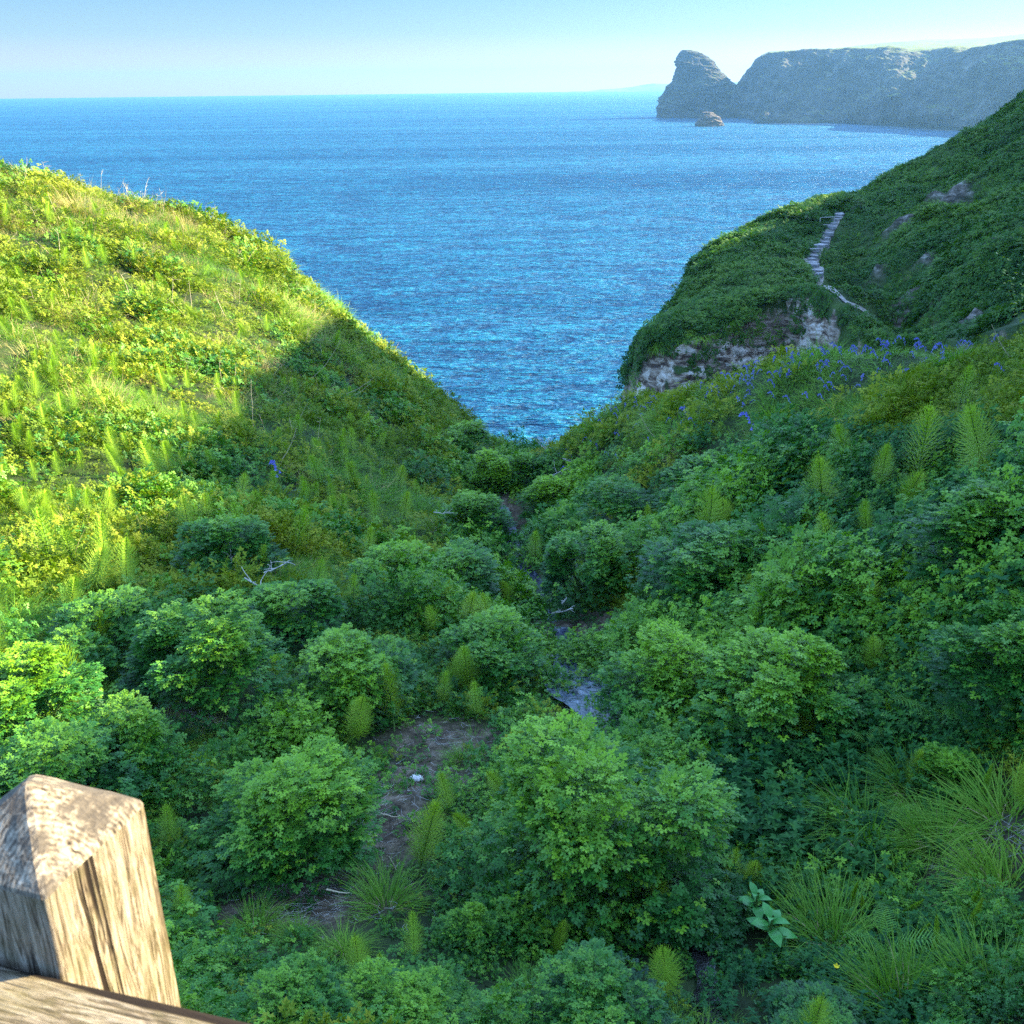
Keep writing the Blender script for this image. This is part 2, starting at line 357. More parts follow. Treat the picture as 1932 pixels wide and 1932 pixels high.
def hgz(x, y):
    x = np.asarray(x, float); y = np.asarray(y, float)
    fx = np.clip((x - hx[0]) / HS, 0, len(hx) - 1.001); fy = np.clip((y - hy[0]) / HS, 0, len(hy) - 1.001)
    i = fx.astype(int); j = fy.astype(int); a = fx - i; b = fy - j
    return HZ[i, j] * (1 - a) * (1 - b) + HZ[i + 1, j] * a * (1 - b) + HZ[i, j + 1] * (1 - a) * b + HZ[i + 1, j + 1] * a * b
def hground(px, py, y0=36.0, y1=110.0):
    d = ray(px, py); ys = np.arange(y0, y1, 0.08); t = ys / d.y
    hz = H + d.z * t; g = hgz(d.x * t, ys); k = np.argmax((hz <= g) & (d.x * t > hx[0]))
    return Vector((d.x * t[k], ys[k], float(g[k])))
ROCKY = []
hbare = np.zeros(HXX.shape)
for px_, py_, rr in [(1795, 388, .9), (1812, 368, .6), (1705, 428, .7), (1680, 440, .5), (1722, 560, .6), (1835, 612, .7), (1700, 590, .5), (1870, 470, .5), (1620, 395, .35), (1655, 520, .4), (1760, 380, .45), (1790, 480, .5), (1745, 500, .4)]:
    c = hground(px_, py_); ROCKY.append((c.x, c.y, rr)); q = np.hypot(HXX - c.x, (HYY - c.y) * 0.8) / rr; hbare = np.maximum(hbare, np.clip(1.5 - q + 0.5 * fbm(pq * 1.1, 3, 61).reshape(HXX.shape), 0, 1))
HZ = HZ + hbare * (0.35 + 0.5 * fbm(pq * 1.3, 3, 62, True).reshape(HXX.shape))
M_head = make_rock_mat('headland', [(0.25, (0.03, 0.022, 0.02)), (0.42, (0.12, 0.085, 0.065)), (0.55, (0.34, 0.27, 0.21)), (0.75, (0.55, 0.50, 0.45))], 0.9,
                       ((0.02, 0.045, 0.012), (0.05, 0.1, 0.02)), 0.45, bd=0.3)
tt = M_head.node_tree; pb_ = [n for n in tt.nodes if n.type == 'BSDF_PRINCIPLED'][0]; old = pb_.inputs['Base Color'].links[0].from_socket
rk = ramp(tt, noise(tt, 1.1, 7, 0.7, stretch(tt, pos(tt), (1, 1, 3), (.3, .5, 0))), [(0.42, (0.03, 0.03, 0.02)), (0.54, (0.13, 0.115, 0.09)), (0.66, (0.36, 0.34, 0.31))])
nc = mix(tt, attr(tt, 'bare'), old, rk); tt.links.new(nc, pb_.inputs['Base Color'])
hd = mesh_obj('headland', np.stack([HXX.ravel(), HYY.ravel(), HZ.ravel()], 1), grid_faces(len(hx), len(hy)), M_head, smooth=True, attrs={'bare': hbare.ravel()})
tag(hd, kind='structure')

# ------------------------------------------------------------------ rock face under the spur
M_cliff = make_rock_mat('cliff_rock', [(0.30, (0.02, 0.016, 0.016)), (0.42, (0.10, 0.07, 0.055)), (0.49, (0.34, 0.27, 0.20)), (0.56, (0.60, 0.54, 0.47)), (0.72, (0.75, 0.74, 0.72))], 1.1,
                        ((0.02, 0.045, 0.012), (0.05, 0.1, 0.02)), 0.66, rot=(0.3, 0.75, 0.3), st=(0.9, 0.9, 2.0), bd=0.35, bs=1.0)
def cliff_strip(name, line, depth, out=0.25, amp=0.9, nu=300, nv=90, mat=None, seed=5, scale=0.5):
    L = np.array(line); s = np.r_[0, np.cumsum(np.linalg.norm(np.diff(L[:, :2], axis=0), axis=1))]
    u = np.linspace(0, s[-1], nu); P = np.stack([np.interp(u, s, L[:, k]) for k in range(3)], 1)
    T = np.gradient(P[:, :2], axis=0); T /= np.linalg.norm(T, axis=1)[:, None]; Nn = np.stack([T[:, 1], -T[:, 0]], 1)
    v = np.linspace(0, 1, nv) ** 1.3
    X = P[:, None, 0] + Nn[:, None, 0] * (v[None] * depth * out); Y = P[:, None, 1] + Nn[:, None, 1] * (v[None] * depth * out)
    Z = P[:, None, 2] - v[None] * depth
    q = np.stack([X.ravel(), Y.ravel(), Z.ravel()], 1)
    qs = q @ np.array([[1, 0, 0.45], [0, 1, 0], [-0.45, 0, 2.2]]) * scale     # tilted beds
    n = (fbm(qs, 5, seed, True) * amp + fbm(q * 0.25, 3, seed + 9) * amp * 1.3).reshape(X.shape) * np.clip(v[None] * 12, 0.15, 1)
    n = np.round(n / 0.22) * 0.22 * 0.6 + n * 0.4
    X += Nn[:, None, 0] * n; Y += Nn[:, None, 1] * n
    return mesh_obj(name, np.stack([X.ravel(), Y.ravel(), Z.ravel()], 1), grid_faces(nu, nv), mat)
line = []
for px, py in [(1179, 0), (1192, 0)]: pass
top = [(cx[i], cy[i], float(hgz(cx[i], cy[i] + 0.4)) - 0.25) for i in range(len(cx))]
pre = [(at(1300, 500, 67)[0] - .8, 67.5, 0), (at(1275, 560, 63)[0] - .8, 63, 0), (at(1205, 640, 57)[0] - 1.2, 57.5, 0)]
pre = [(a, b, float(hgz(a + 0.8, b)) - 0.2) for a, b, c in pre]
cl = cliff_strip('cliff', top, 34, 0.12, 1.0, 420, 110, M_cliff)
tag(cl, kind='structure')

# ------------------------------------------------------------------ far coast: two bluffs, built on their real shore line
M_far = make_rock_mat('far_cliff', [(0.35, (0.012, 0.013, 0.014)), (0.5, (0.04, 0.04, 0.038)), (0.62, (0.07, 0.068, 0.062)), (0.75, (0.17, 0.16, 0.135))], 0.05,
                      ((0.04, 0.07, 0.008), (0.15, 0.17, 0.02)), 0.95, ragged=0.22, rot=(0.3, 0.9, 0.2), st=(1, 1, 0.8), bd=4, bs=0.3)
def bluff(name, cols, nu, nv, amp, seed, mat, nb=60):
    C = []
    for px, pyS, pyC, setb, pyB, backb in cols:
        a = np.array(at_sea(px, pyS)); c = np.array(at(px, pyC, a[1] + setb)); b = np.array(at(px, pyB, a[1] + setb + backb))
        C.append((a, c, b))
    A = np.array(C); s = np.linspace(0, len(cols) - 1, nu); k = np.arange(len(cols))
    R = np.stack([[np.interp(s, k, A[:, r, d]) for d in range(3)] for r in range(3)], 0).transpose(0, 2, 1)   # rail, nu, xyz
    v = np.linspace(0, 1, nv)[None, :, None]; vb = np.linspace(0, 1, nb)[None, 1:, None]
    bow = np.zeros_like(R[0]); 
    up = R[0][:, None] * (1 - v) + R[1][:, None] * v
    up[:, :, 1] += np.sin(v[:, :, 0] * math.pi) * 0.12 * (R[1][:, None, 1] - R[0][:, None, 1])
    bk = R[1][:, None] * (1 - vb) + R[2][:, None] * vb
    G = np.concatenate([up, bk], 1); sh = G.shape[:2]; q = G.reshape(-1, 3)
    T = np.gradient(G, axis=0); U = np.gradient(G, axis=1); Nn = np.cross(T, U); Nn /= np.linalg.norm(Nn, axis=2)[:, :, None] + 1e-9
    if Nn[nu // 2, 5, 1] > 0: Nn = -Nn
    qs = q @ np.array([[1, 0, 0.5], [0, 1, 0], [-0.5, 0, 1.2]])
    n = fbm(qs * 0.018, 6, seed, True) * amp * 0.55 + fbm(qs * 0.09, 4, seed + 3, True) * amp * 0.16 + fbm(q * 0.006, 3, seed + 5) * amp * 1.1 + fbm(q @ np.array([[1, 0, 0], [0, 1, 0], [0.6, 0, 0.2]]) * 0.022, 4, seed + 8, True) * amp * 0.45
    fade = np.concatenate([np.minimum(np.minimum(1, np.linspace(0, 1, nv) * 8 + 0.5), 0.28 + (1 - np.linspace(0, 1, nv)) * 2.2), np.linspace(0.25, 0.04, 8), np.full(nb - 1 - 8, 0.04)])
    G = G + Nn * (n.reshape(sh) * fade[None])[:, :, None]
    o = mesh_obj(name, G.reshape(-1, 3), grid_faces(*sh), mat); tag(o, kind='structure'); return o
bluff('far_headland', [(1388, 219, 178, 30, 176, 60), (1398, 222, 158, 40, 160, 90), (1412, 224, 134, 50, 136, 120), (1424, 226, 120, 60, 120, 200), (1438, 228, 107, 75, 104, 260), (1452, 229, 101, 85, 98, 300), (1480, 231, 98, 95, 96, 380), (1520, 231, 97, 100, 95, 450),
                       (1560, 232, 97, 110, 94, 500), (1610, 234, 95, 120, 88, 600), (1660, 237, 96, 130, 82, 700), (1700, 239, 99, 140, 79, 800), (1750, 240, 100, 150, 75, 900), (1800, 242, 98, 160, 74, 1000), (1870, 244, 96, 200, 71, 1000), (1932, 247, 92, 260, 64, 1000), (2100, 252, 70, 300, 55, 1000)],
      520, 130, 22, 41, M_far)
bluff('far_bluff', [(1668, 236, 232, 10, 231, 30), (1690, 238, 208, 30, 208, 60), (1715, 240, 176, 40, 176, 90), (1738, 242, 150, 50, 150, 120), (1765, 244, 127, 60, 126, 150), (1800, 246, 110, 70, 109, 200), (1850, 249, 92, 80, 90, 250), (1900, 252, 84, 90, 82, 300), (1932, 254, 80, 100, 78, 300), (2050, 260, 74, 100, 70, 300), (2250, 275, 66, 100, 60, 300)],
      380, 120, 16, 77, M_far)

def ring_rock(name, prof, Y, mat, depth=0.6, nr=96, amp=4, seed=3, scale=0.03, sub=60, lean=0.0):
    """free-standing rock from its measured width at each height; as deep as it is wide in proportion"""
    Z = []; base = prof[0]
    for pl, pr, py in prof:
        a = np.array(at(pl, py, Y)); b = np.array(at(pr, py, Y)); Z.append(((a[0] + b[0]) / 2, (b[0] - a[0]) / 2, (a[2] + b[2]) / 2))
    Z = np.array(Z); hh = Z[:, 2]; zz = np.linspace(hh[0] - 3, hh[-1], sub)
    cxx = np.interp(zz, hh, Z[:, 0]); rr = np.interp(zz, hh, Z[:, 1]); th = np.linspace(0, 2 * math.pi, nr, endpoint=False)
    c, s_ = np.cos(th), np.sin(th); sq = 1 / (np.abs(c) ** 3 + np.abs(s_) ** 3) ** (1 / 3)
    X = cxx[:, None] + rr[:, None] * c * sq; Yy = Y + (rr[:, None] * depth + amp * 0.5) * s_ * sq; ZZ = zz[:, None] + 0 * X
    q = np.stack([X.ravel(), Yy.ravel(), ZZ.ravel()], 1); qs = q @ np.array([[1, 0, 0.4], [0, 1, 0], [-0.4, 0, 2.0]])
    n = (fbm(qs * scale, 5, seed, True) * amp + fbm(qs * scale * 5, 3, seed + 2, True) * amp * 0.5).reshape(X.shape) * np.clip(rr[:, None] / rr.max() + 0.3, 0.5, 1)
    d = np.stack([np.broadcast_to(c, X.shape), np.broadcast_to(s_, X.shape)], 0)
    X = X + d[0] * n; Yy = Yy + d[1] * n; ZZ = ZZ + (fbm(q * scale * 1.7, 3, seed + 4) * amp * 0.25).reshape(X.shape)
    V = np.stack([X.ravel(), Yy.ravel(), ZZ.ravel()], 1); V = np.vstack([V, [[cxx[-1], Y, zz[-1] + amp * 0.2]]])
    F = [(i * nr + j, i * nr + (j + 1) % nr, (i + 1) * nr + (j + 1) % nr, (i + 1) * nr + j) for i in range(sub - 1) for j in range(nr)]
    F += [((sub - 1) * nr + j, (sub - 1) * nr + (j + 1) % nr, len(V) - 1) for j in range(nr)]
    return mesh_obj(name, V, F, mat)
Ys = at_sea(1320, 221)[1]
o = ring_rock('sea_stack', [(1246, 1412, 221), (1247, 1404, 205), (1253, 1394, 190), (1261, 1386, 172), (1270, 1377, 158), (1275, 1362, 145), (1277, 1351, 134), (1279, 1343, 122), (1281, 1333, 110), (1284, 1322, 100), (1289, 1312, 96)], Ys, M_far, 0.5, 200, 7.5, 3, 0.035, 150)
tag(o, 'tall pointed rock stack standing in the sea off the far cliffs', 'sea stack')
M_brock = make_rock_mat('brown_rock', [(0.35, (0.02, 0.016, 0.013)), (0.5, (0.09, 0.07, 0.05)), (0.65, (0.22, 0.17, 0.12))], 0.12, bd=2)
o = ring_rock('sea_rock', [(1316, 1358, 238), (1319, 1357, 232), (1322, 1354, 225), (1325, 1348, 217), (1328, 1340, 212)], at_sea(1336, 238)[1], M_brock, 0.7, 80, 3.2, 13, 0.12, 40)
tag(o, 'small craggy rock in open water in front of the tall sea stack', 'sea rock')
o = ring_rock('sea_rock', [(1353, 1366, 238), (1356, 1364, 234), (1358, 1362, 231)], at_sea(1360, 238)[1] + 8, M_far, 0.7, 40, 1.0, 23, 0.2, 20)
tag(o, 'tiny low rock awash beside the small craggy sea rock', 'sea rock')
for k, (a, b, c, d, lab) in enumerate([(1425, 1462, 232, 212, 'dark pointed rock at the foot of the far headland cliff'), (1460, 1492, 232, 217, 'blunt dark rock beside the pointed rock under the far headland'), (1500, 1540, 232, 222, 'low dark shelf of rock at the waterline of the far headland')]):
    o = ring_rock('sea_rock', [(a, b, c), (a + 6, b - 3, c - (c - d) * .4), (a + 12, b - 8, c - (c - d) * .75), (a + 15, b - 14, d)], at_sea((a + b) / 2, c)[1] - 10, M_far, 0.7, 48, 2.5, 33 + k, 0.1, 30)
    tag(o, lab, 'sea rock')
# surf along the far shore, the faint coast beyond the horizon
M_foam, t, out = new_mat('foam'); principled(t, out, ramp(t, noise(t, 0.3, 4, 0.6, pos(t)), [(0.3, 0.45), (0.7, 0.8)]), 0.8)
V = []; F = []
sp = [(1405, 230), (1470, 233.5), (1540, 233.5), (1600, 236), (1660, 239.5), (1700, 242), (1780, 246), (1860, 250), (1932, 255)]
uu = np.linspace(1405, 1932, 500)
for i, u in enumerate(uu):
    y = np.interp(u, [p[0] for p in sp], [p[1] for p in sp]); a = at_sea(u, y); wd = max(0.0, 4.5 * (0.2 + float(fbm([[u * 0.06, 0, 0]], 3, 8)[0])) + 1.2) 
    V += [(a[0], a[1] - 10 - wd * .6, 0.15), (a[0], a[1] - 8 + wd * .3, 0.15)]
    if i: F.append((2 * i - 2, 2 * i, 2 * i + 1, 2 * i - 1))
tag(mesh_obj('surf', V, F, M_foam), 'thin white line of breaking waves along the foot of the far cliffs', 'surf', kind='stuff')
xs = np.linspace(at(1060, 160, 7300)[0], at(1500, 160, 7300)[0], 120)
V = []; 
for i, x in enumerate(xs):
    hgt = 45 * min(1, i / 50) ** 1.2 + 6 * vnoise([[i * 0.13, 0, 0]])[0]
    V += [(x, 7250, -1), (x, 7350, max(1, hgt)), (x, 7700, max(1, hgt) * .9)]
tag(mesh_obj('distant_coast', V, grid_faces(120, 3), M_far, smooth=True), kind='structure')
# the haze over the bay
M_haze, t, out = new_mat('haze'); pv = t.nodes.new('ShaderNodeVolumePrincipled')
pv.inputs['Color'].default_value = (0.27, 0.61, 1.0, 1); pv.inputs['Density'].default_value = HAZE_D; pv.inputs['Anisotropy'].default_value = 0.55
t.links.new(pv.outputs[0], out.inputs['Volume'])
bx = [(-9200, -450), (9200, -450), (9200, 8000), (-9200, 8000)]
V = [(x, y, -6.0) for x, y in bx] + [(x, y, 160.0) for x, y in bx]
hz = mesh_obj('haze', V, [(3, 2, 1, 0), (4, 5, 6, 7), (0, 1, 5, 4), (1, 2, 6, 5), (2, 3, 7, 6), (3, 0, 4, 7)], M_haze)
tag(hz, 'thin blue haze in the air over the bay and far cliffs', 'haze', kind='stuff')
# ================================================================== vegetation
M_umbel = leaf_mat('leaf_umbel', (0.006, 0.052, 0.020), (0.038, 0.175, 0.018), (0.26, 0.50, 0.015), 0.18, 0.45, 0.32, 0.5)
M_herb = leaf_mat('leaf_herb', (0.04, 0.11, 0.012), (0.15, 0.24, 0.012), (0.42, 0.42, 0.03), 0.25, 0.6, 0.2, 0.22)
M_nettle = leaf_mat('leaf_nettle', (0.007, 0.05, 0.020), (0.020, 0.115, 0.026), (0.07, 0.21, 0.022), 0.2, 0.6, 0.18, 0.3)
M_grass = leaf_mat('grass_blade', (0.05, 0.15, 0.02), (0.13, 0.31, 0.022), (0.32, 0.48, 0.05), 0.35, 0.55, 0.25, 0.3)
M_horse = leaf_mat('horsetail_green', (0.13, 0.27, 0.02), (0.24, 0.42, 0.03), (0.40, 0.54, 0.05), 0.35, 0.6, 0.2, 0.5)
M_fern = leaf_mat('fern_green', (0.09, 0.25, 0.04), (0.16, 0.38, 0.06), (0.30, 0.50, 0.10), 0.3, 0.5, 0.3, 0.5)
M_scrub = leaf_mat('leaf_scrub', (0.009, 0.04, 0.011), (0.04, 0.13, 0.018), (0.16, 0.28, 0.03), 0.25, 0.6, 0.2, 0.12)
M_broad = leaf_mat('leaf_broad', (0.03, 0.2, 0.04), (0.07, 0.32, 0.06), (0.13, 0.40, 0.08), 0.25, 0.4, 0.4, 0.5)
M_stem = leaf_mat('stem_green', (0.05, 0.12, 0.03), (0.09, 0.19, 0.04), (0.15, 0.25, 0.06), 0.05, 0.6, 0.3, 0.5)
def simple_mat(name, a, b, scale=20, rough=0.8, bd=0.003, st=None):
    m, t, out = new_mat(name); tcn = t.nodes.new('ShaderNodeTexCoord').outputs['Object']
    v = stretch(t, tcn, st) if st else tcn
    n = noise(t, scale, 5, 0.6, v); principled(t, out, ramp(t, n, [(0.3, a), (0.7, b)]), rough, bump(t, n, 0.6, bd), 0.3); return m
M_dry = simple_mat('dry_stalk', (0.34, 0.28, 0.17), (0.62, 0.55, 0.38))
M_twig = simple_mat('bleached_twig', (0.25, 0.24, 0.21), (0.60, 0.60, 0.56))
M_blue = leaf_mat('bluebell_petal', (0.07, 0.08, 0.42), (0.14, 0.16, 0.62), (0.28, 0.30, 0.80), 0.3, 0.5, 0.3)
M_yel = simple_mat('yellow_petal', (0.75, 0.55, 0.01), (0.85, 0.68, 0.03))
M_stone = simple_mat('pale_stone', (0.45, 0.45, 0.45), (0.72, 0.72, 0.70), 14, 0.8, 0.01)
M_slab = simple_mat('slate_slab', (0.12, 0.12, 0.125), (0.36, 0.36, 0.37), 6, 0.8, 0.02)

class MB:
    def __init__(s): s.V = []; s.F = []; s.T = []; s.n = 0
    def add(s, V, F, tint=0.5):
        V = np.asarray(V, float); s.V.append(V); s.F.append(np.asarray(F) + s.n); s.n += len(V)
        s.T.append(np.full(len(V), tint) if np.isscalar(tint) else np.asarray(tint))
    def build(s, name, mat, parent=None, smooth=False, link=True):
        V = np.vstack(s.V); T = np.concatenate(s.T); tri = []; quad = []
        if all(f.shape[1] == s.F[0].shape[1] for f in s.F): F = np.vstack(s.F)
        else: F = [tuple(r) for f in s.F for r in f.tolist()]
        return mesh_obj(name, V, F, mat, parent, smooth, {'tint': T}, link=link)
def frames(ang, tilt, roll):
    """rotation matrices (n,3,3): x = along the leaf, z = its upper side; ang = heading, tilt = rise of x, roll about x"""
    ca, sa, ct, st_, cr_, sr = np.cos(ang), np.sin(ang), np.cos(tilt), np.sin(tilt), np.cos(roll), np.sin(roll)
    X = np.stack([ca * ct, sa * ct, st_], 1); Y0 = np.stack([-sa, ca, 0 * ca], 1); Z0 = np.cross(X, Y0)
    Y = Y0 * cr_[:, None] + Z0 * sr[:, None]; Z = Z0 * cr_[:, None] - Y0 * sr[:, None]
    return np.stack([X, Y, Z], 2)
def stamp(mb, tv, tf, P, R, sc, tint):
    """copies of a little template (k verts, tris) at points P with rotations R"""
    n = len(P); k = len(tv); V = np.einsum('nij,kj->nki', R, tv) * np.asarray(sc)[:, None, None] + np.asarray(P)[:, None]
    F = (tf[None] + (np.arange(n) * k)[:, None, None]).reshape(-1, tf.shape[1])
    mb.add(V.reshape(-1, 3), F, np.repeat(tint, k))
def tri(poly): return [tuple(poly)]
# leaflet templates: length 1 along x, a fold along the midrib
def leaflet(kind):
    if kind == 'lobed':
        r = [(0, 0, 0), (0.30, 0.30, 0.08), (0.46, 0.17, 0.05), (0.72, 0.26, 0.04), (1, 0, -0.06), (0.5, 0, -0.03)]
        V = r + [(x, -y, z) for x, y, z in r[1:4]]
        F = [(0, 5, 1), (1, 5, 2), (2, 5, 3), (3, 5, 4), (0, 6, 5), (6, 7, 5), (7, 8, 5), (8, 4, 5)]
    elif kind == 'ovate':
        r = [(0, 0, 0), (0.28, 0.27, 0.07), (0.62, 0.2, 0.05), (1, 0, -0.1), (0.45, 0, -0.02)]
        V = r + [(x, -y, z) for x, y, z in r[1:3]]
        F = [(0, 4, 1), (1, 4, 2), (2, 4, 3), (0, 5, 4), (5, 6, 4), (6, 3, 4)]
    elif kind == 'diamond':
        V = [(0, 0, 0), (0.45, 0.26, 0.05), (1, 0, -0.05), (0.45, -0.26, 0.05)]; F = [(0, 2, 1), (0, 3, 2)]
    return np.array(V, float), np.array(F)
def compound(kind='lobed', groups=3):
    """one divided leaf: three groups of three leaflets along a stalk, length about 1"""
    lv, lf = leaflet(kind); V = []; F = []; n = 0
    spots = [(0.42, 0.0, 1, 0.34), (0.42, 0.0, -1, 0.34), (0.62, 0.0, 0, 0.4)]
    for x0, _, side, L in spots:
        base = np.array([x0, 0.0, 0.0]); hd = side * 1.05
        c = base + np.array([math.cos(hd), math.sin(hd), 0.1]) * (0.14 if side else 0.12)
        for da, l in ((0, 1.0), (0.95, 0.78), (-0.95, 0.78)):
            a = hd + da; R = np.array([[math.cos(a), -math.sin(a), 0], [math.sin(a), math.cos(a), 0], [0, 0, 1]])
            q = (lv * L * l * 0.95) @ R.T + c; q[:, 2] -= 0.12 * ((q[:, 0] - 0.4) ** 2 + q[:, 1] ** 2)
            V.append(q); F.append(lf + n); n += len(q)
    st_ = np.array([(0, 0.008, -0.04), (0.62, 0.006, 0), (0.62, -0.006, 0), (0, -0.008, -0.04)]); V.append(st_); F.append(np.array([(0, 1, 2), (0, 2, 3)]) + n)
    return np.vstack(V), np.vstack(F)
CP = compound('lobed'); CPO = compound('ovate'); CPD = compound('diamond')
LF = {k: leaflet(k) for k in ('lobed', 'ovate', 'diamond')}
def tube(pts, r0, r1, sides=5):
    P = np.array(pts, float); n = len(P); T = np.gradient(P, axis=0); T /= np.linalg.norm(T, axis=1)[:, None] + 1e-9
    up = np.tile([0.3, 0.2, 1.0], (n, 1)) if abs(T[:, 2]).mean() < 0.8 else np.tile([1.0, 0.2, 0.0], (n, 1))
    A = np.cross(T, up); A /= np.linalg.norm(A, axis=1)[:, None]; B = np.cross(T, A); r = np.linspace(r0, r1, n)[:, None]
    V = []
    for k in range(sides):
        a = 2 * math.pi * k / sides; V.append(P + (A * math.cos(a) + B * math.sin(a)) * r)
    V = np.stack(V, 1).reshape(-1, 3)
    F = [(i * sides + k, i * sides + (k + 1) % sides, (i + 1) * sides + (k + 1) % sides, (i + 1) * sides + k) for i in range(n - 1) for k in range(sides)]
    return V, np.array(F)
def curve_pts(p0, hd, rise, L, n=7, droop=0.6, wob=0.0, r=rng):
    pts = [np.array(p0, float)]; a = rise
    for i in range(n - 1):
        a -= droop / (n - 1); hd += r.normal() * wob
        pts.append(pts[-1] + np.array([math.cos(hd) * math.cos(a), math.sin(hd) * math.cos(a), math.sin(a)]) * L / (n - 1))
    return pts

# ---------------------------------------------------------------- leafy bushes (big umbellifer clumps)
def bush_meshes(seed, nleaf=950, kind='lobed', leafsize=0.078):
    """unit bush: a lumpy dome about 1 m across and 0.8 m tall"""
    r = np.random.default_rng(seed); mb = MB(); sm = MB()
    # sub-heads: the crown is made of leaning sprays of different height
    nh = 19; ha = r.uniform(0, 2 * math.pi, nh); hr = np.sqrt(r.uniform(0, 1, nh)) * np.where(r.random(nh) < 0.3, 0.5, 0.36)
    HC = np.stack([np.cos(ha) * hr, np.sin(ha) * hr, 0.34 + 0.30 * (1 - (hr / 0.40) ** 2) + r.uniform(-0.16, 0.2, nh)], 1); HC[:, 2] = np.maximum(HC[:, 2], 0.1); HR = r.uniform(0.08, 0.21, nh)
    P = []; D = []; T = []
    for k in range(nleaf):
        if r.random() < 0.83:
            i = r.integers(nh); d = r.normal(size=3); d[2] = abs(d[2]) * 0.8 + r.uniform(-.35, .3); d /= np.linalg.norm(d)
            p = HC[i] + d * HR[i] * r.uniform(0.6, 1.08); out = d * 0.6 + np.array([p[0], p[1], 0.15]) * 1.1
        else:                                           # the skirt down to the ground
            a = r.uniform(0, 2 * math.pi); z = r.uniform(0.03, 0.5); rad = 0.34 + 0.12 * math.sin(z * 4) + r.uniform(-.1, .05)
            p = np.array([math.cos(a) * rad, math.sin(a) * rad, z]); out = np.array([math.cos(a), math.sin(a), 0.1])
        out = out + r.normal(size=3) * 0.25; out /= np.linalg.norm(out); P.append(p); D.append(out)
        top = (p[2] - 0.35) / 0.5; T.append(np.clip(0.15 + 0.75 * top + r.normal() * 0.18, 0, 1) if r.random() > 0.05 else 1.0)  # yellow new growth on top; lower leaves painted darker for shade contrast
    P = np.array(P); D = np.array(D); T = np.array(T); n = len(P)
    ang = np.arctan2(D[:, 1], D[:, 0]); tilt = np.clip(np.arcsin(np.clip(D[:, 2], -1, 1)) * 0.55 - 0.05 + r.normal(size=n) * 0.28, -0.9, 1.1)
    tv, tf = compound(kind); sc = leafsize * r.uniform(0.65, 1.15, n)
    R = frames(ang, tilt, r.normal(size=n) * 0.35)
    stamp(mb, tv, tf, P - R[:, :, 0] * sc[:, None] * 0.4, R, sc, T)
    for k in range(30):
        i = r.integers(nh); a = r.uniform(0, 6.28)
        sm.add(*tube([(math.cos(a) * .05, math.sin(a) * .05, -0.08), (HC[i][0] * .5, HC[i][1] * .5, HC[i][2] * .5), tuple(HC[i] * [1.1, 1.1, 1.0 + HR[i] * .5])], 0.009, 0.004), 0.5)
    return mb, sm
BUSH = []
for s_ in range(5):
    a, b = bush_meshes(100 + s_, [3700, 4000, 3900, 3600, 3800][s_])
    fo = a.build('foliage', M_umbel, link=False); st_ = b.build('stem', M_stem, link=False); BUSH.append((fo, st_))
BL = {}
def place_bush(px, py, wpx, hfac, label, variant, group='leafy umbellifer clumps on the valley floor', yb=None, lean=0.0):
    """px, py = where its foot meets the ground"""
    g = ground(px, py); dcam = math.hypot(g.x, g.y); wd = wpx / SZ * (dcam / math.cos(PITCH)) * 0.98
    rt = empty('leafy_bush', (g.x, g.y, g.z - 0.03), rng.uniform(0, 6.28)); rt.scale = (wd * rng.uniform(.95, 1.2), wd * rng.uniform(.85, 1.05), wd * hfac * 0.92)
    tag(rt, label, 'bush', group)
    for src, nm in zip(BUSH[variant % 5], ('foliage', 'stem')):
        o = src.copy(); o.name = nm; COL.objects.link(o); o.parent = rt
    BL[label] = (g, wd); return rt
